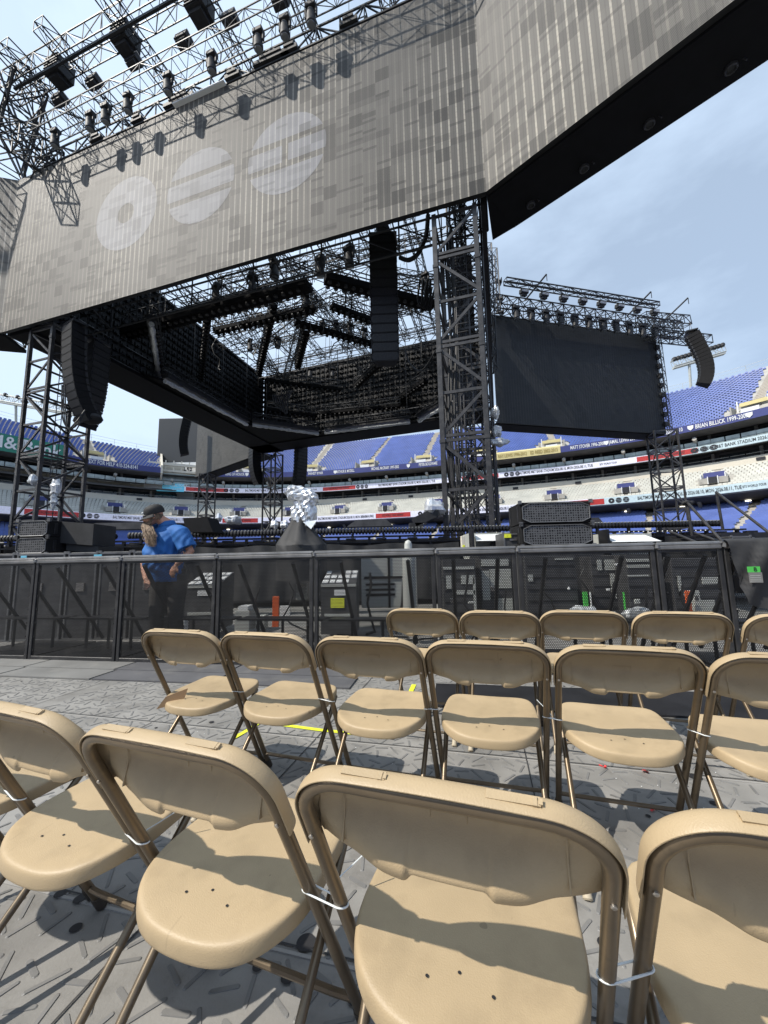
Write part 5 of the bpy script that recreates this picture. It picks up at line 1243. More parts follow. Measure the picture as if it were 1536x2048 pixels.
for i, (x, y, w) in enumerate(((230, 1052, 1.0), (740, 1046, .7), (1100, 1050, .8), (1175, 1042, .5))):
    m = MB(); c = at(x, y, 11.5); m.add([c + V(-w, 0, -.1), c + V(w, 0, -.1), c + V(w * .7, 0, .1), c + V(-w * .6, 0, .1), c + V(-w, .4, -.1), c + V(w, .4, -.1), c + V(w * .7, .4, .1), c + V(-w * .6, .4, .1)], [(0, 1, 2, 3), (7, 6, 5, 4), (0, 4, 5, 1), (1, 5, 6, 2), (2, 6, 7, 3), (3, 7, 4, 0)])
    tag(m.build('low_light_case', M['dgrey']), ('low dark wedge on the stage left of the man', 'low dark wedge right of the foil camera', 'low wedge on the stage behind the subwoofers', 'small low wedge right of the subwoofers')[i], 'floor light')
# monitor wedge
m = MB(); c = [at(x, y, 9.3) for x, y in ((366, 1036), (414, 1034), (426, 1064), (372, 1064))]; bk_ = [p + V(.05, .5, 0) for p in c]; m.add(c + bk_, [(3, 2, 1, 0), (4, 5, 6, 7), (0, 1, 5, 4), (1, 2, 6, 5), (2, 3, 7, 6), (3, 0, 4, 7)]); tag(m.build('monitor_wedge', M['speaker']), 'black floor monitor speaker just right of the man', 'speaker')
m = MB(); c = at(885, 918, 12.3); m.obox(c, (.14, 0, .05), (0, .12, 0), (0, 0, .2)); 
# ------------------------------------------------------------------ subwoofers
def sub(c, w, h, d, yaw, label):
    t = thing('subwoofer', tuple(c), label, 'subwoofer', 'subwoofers stacked in twos', yaw)
    m = MB(); m.cbox(-w / 2, w / 2, 0, d, 0, h, .012); m.build('cabinet', M['speaker'], t)
    m = MB(); hh = [(-.47, .22), (-.36, .06), (.36, .06), (.47, .22), (.47, .78), (.36, .94), (-.36, .94), (-.47, .78)]
    m.add([(x * w, -.012, z * h) for x, z in hh], [tuple(range(8))]); 
    o = m.build('grille', M['grille2'], t)
    m = MB()
    for i in range(8):
        a, b = hh[i], hh[(i + 1) % 8]; m.tube((a[0] * w, -.02, a[1] * h), (b[0] * w, -.02, b[1] * h), .008, 5)
    for (x, z) in ((-.5, 0), (.5, 0), (-.5, 1), (.5, 1)): m.obox((x * w, -.01, z * h), (.03, 0, 0), (0, .015, 0), (0, 0, .03))
    m.build('frame_edge', M['railtop'], t)
    m = MB()
    for s_ in (-1, 1): m.cut(); m.cbox(s_ * w / 2 - .012, s_ * w / 2 + .012, .1, .16, .05, h - .05, .004); m.cut(); m.cbox(s_ * w / 2 - .012, s_ * w / 2 + .012, d - .16, d - .1, .05, h - .05, .004)
    m.each('side_rail', M['blackm'], t); return t
mg = mat('hex_grille', (.05, .05, .052), .45, .4, .2, 10); g = G(mg); tcn = g.n('ShaderNodeTexCoord'); vo = g.n('ShaderNodeTexVoronoi'); vo.inputs['Scale'].default_value = 24; vo.inputs['Randomness'].default_value = .15
g.l(tcn.outputs['Object'], vo.inputs[0]); mr = g.n('ShaderNodeMixRGB'); mr.inputs[1].default_value = (.003, .003, .003, 1); mr.inputs[2].default_value = (.13, .13, .13, 1); g.l(g.m('GREATER_THAN', vo.outputs['Distance'], .47), mr.inputs[0]); g.l(mr.outputs[0], mg.node_tree.nodes['Principled BSDF'].inputs['Base Color']); M['grille2'] = mg
Ys = 6.6; c = at(1116, 1090, Ys); sub(V(c.x, Ys, c.z - .01), 1.2, .375, .75, rad(-3), 'right stacked subwoofer, lower box with hexagonal grille'); sub(V(c.x, Ys, c.z + .375), 1.2, .375, .75, rad(-3), 'right stacked subwoofer, upper box with hexagonal grille')
c = at(62, 1108, 6.9); sub(V(c.x, 6.9, c.z), .62, .30, .9, rad(-6), 'left stacked speaker by the tower foot, lower box'); sub(V(c.x, 6.9, c.z + .305), .62, .30, .9, rad(-6), 'left stacked speaker by the tower foot, upper box')
m = MB(); m.box(-.9, .75, 0, .9, -1.25, -.02); o = m.build('support_case', M['dgrey']); o.location = (at(1116, 1090, Ys).x, Ys - .05, at(1116, 1090, Ys).z); tag(o, 'dark case carrying the right stacked subwoofers', 'case')
m = MB(); a, b = at(108, 1072, 6.9), at(160, 1058, 6.9); m.obox((a + b) / 2 + V(0, .5, 0), (.32, 0, -.03), (0, .3, 0), (0, 0, .2)); m.obox((a + b) / 2 + V(.1, .5, -.28), (.3, 0, -.04), (0, .25, 0), (0, 0, .07)); tag(m.build('covered_gear', M['cloth']), 'black bagged equipment right of the left stacked speakers', 'equipment bag')
# dark cases along the pit, left
def case(x0, x1, ytop, ybot, Y, label, m_='dgrey', d=.6, trim=True, group='flight cases in the pit', cat='flight case', parts=True):
    a, b = at(x0, ytop, Y), at(x1, ytop, Y); z1 = (a.z + b.z) / 2; z0 = max(.0, at((x0 + x1) / 2, ybot, Y).z); w = (b.x - a.x)
    t = thing('flight_case', ((a.x + b.x) / 2, Y, z0), label, cat, group); h = z1 - z0
    m = MB(); m.cbox(-w / 2, w / 2, 0, d, 0, h, .008); m.build('body', M[m_], t)
    if trim:
        m = MB()
        for x in (-w / 2, w / 2):
            for z in (0, h): m.obox((x, -.006, z), (.02, 0, 0), (0, .008, 0), (0, 0, .02))
        for z in (.02, h - .02): m.box(-w / 2, w / 2, -.012, -.001, z - .015, z + .015)
        for x in (-w / 2 + .015, w / 2 - .015): m.box(x - .013, x + .013, -.010, -.001, 0, h)
        m.build('corner_trim', M['railtop'], t)
        m = MB(); m.box(-.06, .06, -.02, -.002, h * .55, h * .65); m.build('catch', M['steel'], t)
    return t, w, h
for i, (x0, x1) in enumerate(((-40, 30), (36, 132), (138, 196), (202, 262), (268, 330))): case(x0, x1, 1108 - i * 1.6, 1330, 6.0, ORD[i] + ' dark case from the left behind the barrier', d=.8)
m = MB(); c = at(48, 1113, 5.97); m.box(c.x - .045, c.x + .045, 5.965, 5.972, c.z - .02, c.z + .012); tag(m.build('tape_label', M['skyt']), 'light blue tape piece at the far left behind the barrier top', 'tape')
m = MB(); c = at(196, 1111, 5.97); m.box(c.x - .06, c.x + .06, 5.965, 5.972, c.z - .02, c.z + .016); tag(m.build('tape_label', M['skyt']), 'light blue tape piece left of the man behind the barrier', 'tape')
# consoles with sloping tops
def console(x0, x1, ytop, ybot, Y, label, lab=None):
    a, b = at(x0, ytop, Y), at(x1, ytop, Y); z0 = max(.03, at((x0 + x1) / 2, ybot, Y).z); w = b.x - a.x; h = a.z - z0; t = thing('control_desk', ((a.x + b.x) / 2, Y, z0), label, 'control desk', 'control desks in the pit')
    m = MB(); P = [(-w / 2, 0), (w / 2, 0)]; vs = []
    for x in (-w / 2, w / 2): vs += [(x, 0, 0), (x, .6, 0), (x, .6, h + .02), (x, 0, h - .16)]
    m.add(vs, [(0, 1, 2, 3), (7, 6, 5, 4), (0, 4, 5, 1), (1, 5, 6, 2), (2, 6, 7, 3), (3, 7, 4, 0)]); m.build('body', M['dgrey'], t)
    m = MB(); n = V(0, -.29, 1).normalized()
    for i in range(5):
        for j in range(3):
            if RNG.rand() < .8: c = V(-w / 2 + w * (i + .5) / 5, .1 + j * .19, h - .16 + (.1 + j * .19) * .3) + n * .006; m.obox(c, (w * .075, 0, 0), V(0, .06, .018), n * .006)
    m.build('paper_sheet', M['white'], t)
    m = MB(); m.box(-w / 2, w / 2, -.012, -.001, h - .2, h - .165)
    m.box(-w * .4, w * .4, -.01, -.001, h * .28, h * .33); m.build('pale_trim', M['grey'], t)
    m = MB(); m.box(-w * .12, w * .2, -.012, -.001, h * .62, h * .72); m.build('meter_panel', M['white'], t)
    if lab: 
        m = MB(); m.box(-w * .22, w * .16, -.014, -.001, h * .42, h * .58); m.build('warning_label', M[lab], t)
    return t
console(372, 438, 1150, 1262, 5.9, 'control desk right of the man, pale papers on its sloping top')
console(642, 712, 1146, 1268, 5.6, 'control desk with yellow label behind the centre barrier', 'yellow')
t, w, h = case(722, 832, 1100, 1215, 6.6, 'big pale grey cabinet with slots behind the barrier, centre', 'grey', .7, False, None, 'cabinet')
m = MB()
for k in range(3): m.box(-w * .42, w * .1, -.012, -.002, h * (.2 + k * .09), h * (.24 + k * .09))
m.box(-.02, .02, -.02, -.002, 0, h); m.box(-w * .45, w * .45, -.02, -.002, h * .5, h * .54); m.build('slots', M['matt'], t)
m = MB(); c = at(820, 1225, 5.3); c.z = .25; zt = at(820, 1080, 5.3).z; m.lathe([(.085, 0), (.09, .02), (.09, zt - c.z - .3), (.085, zt - c.z - .24), (.055, zt - c.z - .2), (.052, zt - c.z - .06), (.04, zt - c.z - .02), (.01, zt - c.z)], c, (0, 0, 1), 18)
tag(m.build('gas_cylinder', M['grey'], smooth=40), 'pale grey upright cylinder standing above the barrier rail', 'cylinder')
def pale(x0, y0, x1, y1, Y, m_, label, name='pale_box', cat='equipment', d=.12):
    a, b = at(x0, y0, Y), at(x1, y1, Y); m = MB(); m.cbox(min(a.x, b.x), max(a.x, b.x), Y, Y + d, min(a.z, b.z), max(a.z, b.z), .004); return tag(m.build(name, M[m_]), label, cat)
pale(545, 1193, 557, 1254, 5.7, 'orange', 'orange upright strip behind the barrier left of centre', 'orange_strip', 'strip', .03)
pale(470, 1222, 498, 1262, 5.8, 'grey', 'small pale box low behind the barrier left of centre', d=.3); pale(476, 1213, 496, 1221, 5.82, 'white', 'white folded paper on top of the small pale box left of centre', 'folded_paper', 'paper', d=.25)
pale(512, 1232, 528, 1260, 5.9, 'grey', 'smaller pale box left of the orange strip', d=.2); pale(560, 1212, 580, 1232, 5.9, 'white', 'white tag hanging right of the orange strip', 'tag_sheet', 'tag', .02)
pale(592, 1168, 612, 1200, 6.4, 'grey', 'grey small panel behind the barrier left of the centre desk'); pale(345, 1235, 368, 1262, 5.7, 'white', 'white bag low behind the barrier by the man', 'white_bag', 'bag')
# racks on the right
def rack_(x0, x1, ytop, Y, label, bits):
    t, w, h = case(x0, x1, ytop, 1330, Y, label, 'dgrey', .7, False, 'equipment racks in the pit', 'equipment rack')
    m = MB()
    for (u0, v0, u1, v1) in bits: m.box(-w / 2 + w * u0, -w / 2 + w * u1, -.015, -.002, h * v0, h * v1)
    m.build('pale_modules', M['grey'], t)
    m = MB()
    for k in range(6): m.box(-w * .46, w * .46, -.012, -.002, h * (.12 + k * .15), h * (.13 + k * .15))
    m.build('rack_rails', M['blackm'], t); return t
rack_(884, 950, 1118, 5.9, 'tall rack with pale modules right of the grey cylinder', [(.02, .86, .95, .9), (.1, .6, .25, .78), (.55, .66, .95, .78), (.3, .52, .95, .58), (.9, .1, .97, .75)])
rack_(958, 1022, 1108, 6.1, 'rack with bright panel left of the long barrier seam', [(.05, .84, .9, .93), (.3, .55, .95, .8), (.05, .4, .28, .78), (.5, .2, .95, .42)])
rack_(1048, 1150, 1112, 5.7, 'wide dark rack with one small pale square', [(.05, .68, .14, .77), (.6, .95, .95, .97)])
rack_(1180, 1240, 1112, 6.2, 'dark rack with cable bundles left of the shelves', [(.2, .8, .35, .95), (.45, .8, .9, .95), (.6, .4, .75, .75)])
rack_(1250, 1302, 1108, 5.9, 'open shelf rack with pale shelves at right', [(.02, .9, .95, .94), (.02, .82, .95, .86), (.02, .7, .95, .73)])
rack_(1340, 1436, 1116, 6.0, 'low rack with pale L-shaped shelf near the right end', [(.1, .45, .5, .53), (.1, .45, .16, .75), (.6, .62, .95, .72), (.35, .1, .8, .4)])
pale(1166, 1184, 1178, 1216, 5.6, 'greentag', 'green upright strip behind the barrier, wider one', 'green_strip', 'strip', .03); pale(1180, 1184, 1185, 1216, 5.6, 'white', 'white edge beside the wider green strip', 'white_strip', 'strip', .03)
pale(1247, 1184, 1254, 1232, 5.6, 'greentag', 'thin green upright strip behind the barrier', 'green_strip', 'strip', .03)
pale(1371, 1182, 1386, 1226, 5.6, 'orange', 'orange upright strip behind the barrier at right', 'orange_strip', 'strip', .03); pale(1387, 1182, 1404, 1222, 5.7, 'grey', 'grey box beside the right orange strip')
foil_lump(at(1166, 1224, 5.6), .16, 'white crumpled bag low behind the wide barrier panel', (1.3, .8, .5), 'plasticbag', 'plastic_bag', 'bag', seed=20); foil_lump(at(1276, 1226, 5.6), .15, 'white crumpled bag low beside the thin green strip', (1.3, .8, .6), 'plasticbag', 'plastic_bag', 'bag', seed=21)
pale(1148, 1082, 1172, 1094, 7.4, 'redp', 'pink-red sheet under the right subwoofers', 'red_sheet', 'sheet', .02)
# pale generator hoods
def hood(x0, x1, ytop, ybot, Y, label):
    a, b = at(x0, ytop, Y), at(x1, ytop, Y); zb = at(x0, ybot, Y).z; O_ = (a + b) / 2; w = (b.x - a.x) / 2; h = a.z - zb
    t = thing('generator_hood', tuple(O_), label, 'generator cabinet', 'pale cabinets behind the barrier')
    m = MB(); m.add([(-w, 0, -h * .75), (w, 0, -h * .75), (w * .86, .35, 0), (-w * .86, .35, 0), (-w, .02, -h * .82), (w, .02, -h * .82), (w * .86, .37, -.05), (-w * .86, .37, -.05)], [(0, 1, 2, 3), (7, 6, 5, 4), (0, 4, 5, 1), (1, 5, 6, 2), (2, 6, 7, 3), (3, 7, 4, 0)]); m.build('sloping_lid', M['white'], t)
    m = MB(); m.box(-w * 1.15, w * 1.15, .36, 1.0, -1.2, .03); m.build('body', M['grey'], t)
    m = MB(); m.box(-w * .15, w * .15, .1, .2, -h * 1.6, -h * .8); m.box(-w * 1.2, -w * 1.1, .0, .3, -1.2, .1); m.build('post', M['blackm'], t); return t
hood(952, 1030, 1066, 1086, 7.4, 'pale hooded cabinet left of the right subwoofers'); hood(1224, 1322, 1068, 1088, 7.2, 'pale hooded cabinet right of the right subwoofers')
pale(923, 1072, 931, 1098, 7.2, 'beige', 'narrow pale board with yellow sticker behind the barrier', 'sign_board', 'board'); pale(925, 1090, 930, 1096, 7.19, 'yellow', 'small yellow sticker on the narrow pale board', 'sticker', 'sticker', .008)
t, w, h = case(1006, 1044, 1066, 1100, 6.9, 'black case with yellow patch left of the right subwoofers', 'dgrey', .5); m = MB(); m.box(-w * .45, -w * .1, -.02, -.002, h * .72, h * .95); m.build('yellow_patch', M['yellow'], t)
for k in range(16):
    x = 380 + k * 70 + random.uniform(-20, 20); Yc = random.uniform(5.3, 6.0); p = at(x, random.uniform(1120, 1180), Yc); L_ = [p]
    for j in range(5): L_.append(L_[-1] + V(random.uniform(-.12, .12), random.uniform(-.05, .05), -random.uniform(.1, .3)))
    L_ = [V(q.x, q.y, max(.03, q.z)) for q in L_] + [V(L_[-1].x + random.uniform(-.5, .5), L_[-1].y - .1, .02)]
    cable_ = MB(); cable_.path(L_, .012 + .01 * random.random(), 6); tag(cable_.build('cable', M['cable'], smooth=60), 'black cable hanging down to the pit floor, ' + (ORD + ['sixteenth'])[k] + ' from the left', 'cable', 'pit cables')
for k, x in enumerate(sorted(random.uniform(880, 1440) for _ in range(15))):
    y = random.uniform(1125, 1235); w_ = random.uniform(4, 12); h_ = random.uniform(3, 10)
    pale(x, y, x + w_, y + h_, random.uniform(5.45, 5.55), random.choice(['grey', 'white', 'grey', 'dgrey', 'steel']), ORD[k] + ' small pale fitting from the left behind the right barrier mesh', 'small_fitting', 'fitting', .03)['group'] = 'small fittings behind the right barrier mesh'
# covered broadcast camera on pedestal
bc = thing('covered_camera', (at(607, 1105, 6.2).x, 6.2, 0), 'camera on pedestal, silver foil cover on top and black cloth skirt', 'covered camera'); O_ = Vector(bc.location)
def ringxy(c, a, b, n=28, ph=0, f=5, amp=.06): return [Vector(c) + V(math.cos(6.283 * k / n) * a * (1 + amp * math.sin(f * 6.283 * k / n + ph)), math.sin(6.283 * k / n) * b * (1 + amp * math.sin(f * 6.283 * k / n + ph)), 0) for k in range(n)]
def zpx(y): return at(607, y, 6.2).z
m = MB(); R_ = []
for (y, x, a, amp) in ((1030, 603, .13, .05), (1045, 602, .17, .1), (1062, 601, .23, .14), (1080, 602, .32, .16), (1090, 604, .38, .14), (1092, 604, .40, .05), (1106, 604, .40, .04), (1160, 604, .40, .06)): R_.append(ringxy((at(x, y, 6.2).x - O_.x, 0, zpx(y)), a, a * .8, ph=y * .01, f=6, amp=amp))
m.loft(R_); m.build('cloth_skirt', M['cloth'], bc, smooth=55)
m = MB(); R_ = []
for (y, x, a, b_) in ((1058, 618, .05, .1), (1048, 610, .17, .15), (1036, 608, .21, .17), (1018, 608, .20, .17), (1007, 610, .15, .14), (1001, 608, .17, .16)): R_.append(ringxy((at(x, y, 6.2).x - O_.x, 0, zpx(y)), a, b_, ph=y, f=4, amp=.12))
m.loft(R_)
cc = at(606, 992, 6.2) - O_; ax_ = (at(584, 984, 6.2) - at(636, 1000, 6.2)).normalized(); n2 = V(-ax_.z, 0, ax_.x); R2 = []
for (t_, h_, d_) in ((.26, .04, .12), (.25, .09, .15), (.14, .15, .16), (0, .14, .16), (-.1, .14, .15), (-.20, .12, .14), (-.25, .08, .1)):
    R2.append([cc + ax_ * t_ + n2 * h_ * math.sin(6.283 * k / 20) * (1 + .12 * math.sin(k * 1.9 + t_ * 20)) + V(0, 1, 0) * d_ * math.cos(6.283 * k / 20) for k in range(20)])
m.loft(R2); fo = m.build('foil_cover', M['foil'], bc)
bake(fo, [('SUBSURF', dict(levels=1, render_levels=1))]); q_ = np.random.RandomState(4)
for v_ in fo.data.vertices: c_ = v_.co; k_ = .010 * (q_.rand() - .5) + .015 * math.sin(c_.x * 60 + c_.z * 35) + .014 * math.sin(c_.z * 75 - c_.x * 40 + c_.y * 30); v_.co = c_ + v_.normal * k_
fo.data.polygons.foreach_set('use_smooth', [False] * len(fo.data.polygons))
m = MB(); m.add([Vector(p) for p in [tuple(at(606, 1044, 6.04) - O_), tuple(at(634, 1040, 6.04) - O_), tuple(at(622, 1058, 6.0) - O_)]], [(0, 1, 2)]); m.build('foil_flap', M['foil'], bc)
# ------------------------------------------------------------------ stairs rails at right
def rail3(pts, r, label, name='stair_rail', m_='tower'):
    m = MB(); m.path([at(*p) for p in pts], r, 8); return m
t = thing('stage_stairs', tuple(V(at(1400, 1080, 8.2).x, 8.2, 0)), 'black stairs with tube handrails at the right end of the stage', 'stairs'); O_ = Vector(t.location)
for i, (a, b) in enumerate((((1372, 1002, 8.6), (1452, 1092, 7.4)), ((1432, 984, 9.2), (1560, 1082, 7.6)), ((1340, 1063, 8.8), (1420, 1096, 7.4)), ((1390, 1066, 8.6), (1470, 1094, 7.6)))):
    m = MB(); p, q = at(*a), at(*b); m.tube(p, q, .028, 8); m.build('handrail', M['tower'], t, world=True, smooth=50)
for a, b, Y in (((1374, 1004), (1388, 1094), 8.6), ((1433, 986), (1446, 1060), 9.2)): m = MB(); m.tube(at(*a, Y), at(*b, Y), .03, 8); m.build('upright', M['tower'], t, world=True, smooth=50)
m = MB(); 
for k in range(6): p = at(1392 + k * 14, 1074 + k * 5, 8.6 - k * .2); m.obox(p, (.45, 0, 0), (0, .14, 0), (0, 0, .02))
m.build('tread', M['blackm'], t, world=True)
m = MB(); a, b = at(1385, 1066, 9.6), at(1640, 1062, 9.6); m.obox((a + b) / 2 + V(0, 0, -.55), ((b.x - a.x) / 2, 0, 0), (0, .8, 0), (0, 0, .5)); tag(m.build('side_platform', M['black']), 'black side platform right of the stairs', 'platform')
foil_lump(at(1375, 1006, 8.6), .1, 'grey foam cap on the end of the left stair rail', (1.2, 1, .5), 'cloth', 'foam_cap', 'cap', seed=30)
case(1462, 1500, 1072, 1095, 8.2, 'small dark box on the right platform, left one', d=.4, group='small boxes at right'); case(1506, 1560, 1076, 1095, 8.0, 'small dark box on the right platform, right one', d=.4, group='small boxes at right')
# ------------------------------------------------------------------ crowd barrier
def barrier(s0, s1, label, first=False, cloth=False):
    L = s1 - s0; t = thing('barrier_panel', tuple(fe(s0, 0)), label, 'barrier', 'crowd barrier panels', rad(-9.5)); H = 1.2
    m = MB(); m.add([(.03, 0, .06), (L - .03, 0, .06), (L - .03, 0, H - .045), (.03, 0, H - .045)], [(0, 1, 2, 3)]); m.build('perforated_sheet', M['perf'], t)
    m = MB()
    for x in (.022, L - .022): m.cbox(x - .02, x + .02, -.012, .03, .01, H - .03, .004)
    m.cbox(0.04, L - .04, -.01, .03, .01, .055, .003); m.cbox(.04, L - .04, -.004, .02, H - .07, H - .04, .003)
    for x in (.06, L - .06):
        for z in np.arange(.12, H - .08, .16): m.obox((x, -.004, z), (.006, 0, 0), (0, .004, 0), (0, 0, .006))
    m.build('frame', M['barrier'], t)
    m = MB(); m.path([(.004, -.02, H - .03), (.004, -.02, H - .004), (.01, -.005, H + .006), (L - .01, -.005, H + .006), (L - .004, -.02, H - .004)], .02, 8); m.cbox(.005, L - .005, -.025, .03, H - .045, H - .005, .008); m.build('top_rail', M['railtop'], t, smooth=40)
    for x in (L * .22, L * .78):
        m = MB(); m.tube((x, .03, H - .1), (x, .75, .12), .022, 6); m.build('brace', M['blackm'], t)
    m = MB(); m.box(.03, L - .03, .04, .95, .02, .035); m.box(.03, L - .03, .38, .62, .42, .44); m.build('foot_plate', M['blackm'], t)
    m = MB()
    for x in (L * .22, L * .5, L * .78): m.tube((x, .5, .43), (x, .5, .04), .018, 6)
    m.build('step_leg', M['blackm'], t); return t
bpx = [-150, 75, 245, 435, 628, 871, 1033, 1311, 1446, 1600, 1760]
bl = ['far left barrier panel cut by the photo edge', 'second barrier panel from the left, low dark cases behind', 'third barrier panel, left of the man', 'barrier panel in front of the man in blue', 'barrier panel with the orange strip behind its mesh', 'wide barrier panel with the grey cabinet behind it', 'narrow barrier panel right of the grey cylinder', 'widest barrier panel with green strips behind', 'narrow barrier panel with orange strip at right', 'barrier panel with black cloth hung over it']
ss = [fence_s(x) for x in bpx]; ss[0] = ss[1] - 1.15
for i in range(len(bl)): barrier(ss[i] + .006, ss[i + 1] - .006, bl[i])
# cloth over the right end
m = MB(); P = []; s0, s1 = fence_s(1446) - .01, fence_s(1640)
for k in range(14):
    z = 1.245 - .012 * k if k < 2 else 1.22 - (k - 2) * .047; row = []
    for i in range(30):
        f = i / 29; s_ = s0 + (s1 - s0) * f + .10 * (k / 13) * (1 - f); a = .035 * math.sin(f * 9 + k * .35) + .02 * math.sin(f * 21 + k * .9); zz = z - (.09 * math.sin(f * 3.1 + .4) * k / 13)
        row.append(fe(s_, -.05 - abs(a) * min(1, k / 4) - (.0 if k else -.06), zz))
    P.append(row)
m.grid(P); tag(m.build('cloth_cover', M['cloth'], smooth=80), 'black cloth draped over the barrier at the right edge', 'cloth')
c = fe(fence_s(1484), -.115, .94); ex_ = FD; m = MB(); t = thing('pass_tag', tuple(c), 'green-topped paper pass with letter B pinned on the black cloth', 'tag')
def tg(m, x0, x1, z0, z1, o=0): m.add([ex_ * x + V(0, 0, z) - FN * o for x, z in ((x0, z0), (x1, z0), (x1, z1), (x0, z1))], [(0, 1, 2, 3)])
tg(m, -.05, .05, .0, .05); m.build('green_header', M['greentag'], t); m = MB(); tg(m, -.045, .06, -.09, -.001); m.build('paper', M['plate2'], t)
vs, fs = text_mesh('B', .05, align='CENTER'); m = MB(); m.add([ex_ * (v[0] + .01) + V(0, 0, .024 + v[1]) - FN * .003 for v in vs], fs); m.build('letter', M['ink'], t)
m = MB()
for k in range(4): tg(m, -.035, .045, -.03 - k * .016, -.026 - k * .016, .002)
m.build('printed_lines', M['grey'], t)
# cables on the pit floor and hanging from the structure
def cable(pts, r, label, group=None, world=None):
    m = MB(); P = [Vector(p) for p in pts]; Q = []
    for i in range(len(P) - 1):
        a = P[max(0, i - 1)]; b = P[i]; c_ = P[i + 1]; d = P[min(len(P) - 1, i + 2)]
        for k in range(6):
            t_ = k / 6; Q.append(.5 * ((2 * b) + (c_ - a) * t_ + (2 * a - 5 * b + 4 * c_ - d) * t_ * t_ + (3 * b - a - 3 * c_ + d) * t_ ** 3))
    Q.append(P[-1]); m.path(Q, r, 6); return tag(m.build('cable', M['cable'], smooth=60), label, 'cable', group or 'hanging cables')
cable([at(856, 430, 13.5), at(852, 470, 13.5), at(838, 505, 13.5), at(818, 520, 13.6), at(800, 515, 13.8)], .09, 'thick black cable loop from the screen edge to the big speaker column')
cable([at(810, 700, 14), at(822, 730, 14), at(845, 740, 13.5), at(872, 700, 13)], .03, 'thin cable loop from the big speaker column to the tower')
for k in range(3): cable([at(124 + k * 3, 770, 15.5), at(126 + k * 4, 840 + k * 6, 15.5), at(150, 862 - k * 8, 15.5), at(170, 820, 16)], .025, ('outer', 'middle', 'inner')[k] + ' thin cable loop left of the large left speaker column')
for k in range(4): cable([at(840 + k * 7, 560, 16), at(836 + k * 8, 600 + 8 * k, 16), at(846 + k * 5, 612, 16), at(852 + k * 6, 575, 16)], .05, ORD[k] + ' coil of black cable hanging left of the tall tower')
for k in range(5): cable([at(545 + k * 4, 790, 20), at(552 + k * 5, 812 + 4 * k, 20), at(560 + k * 4, 800, 20), at(565 + k * 5, 780, 20)], .04, ORD[k] + ' cable loop before the far left inner wall')
for k in range(5): p = onAB(1.2 + .12 * k, -1.2 - .2 * k, 0); cable([p + V(0, 0, 12.5), p + V(.1 * (k % 2), .05, 9), p + V(-.1 * (k % 3), 0, 5.5), p + V(.05, 0, 1.8)], .035, ORD[k] + ' cable run hanging down inside the tall tower', 'tower cables')

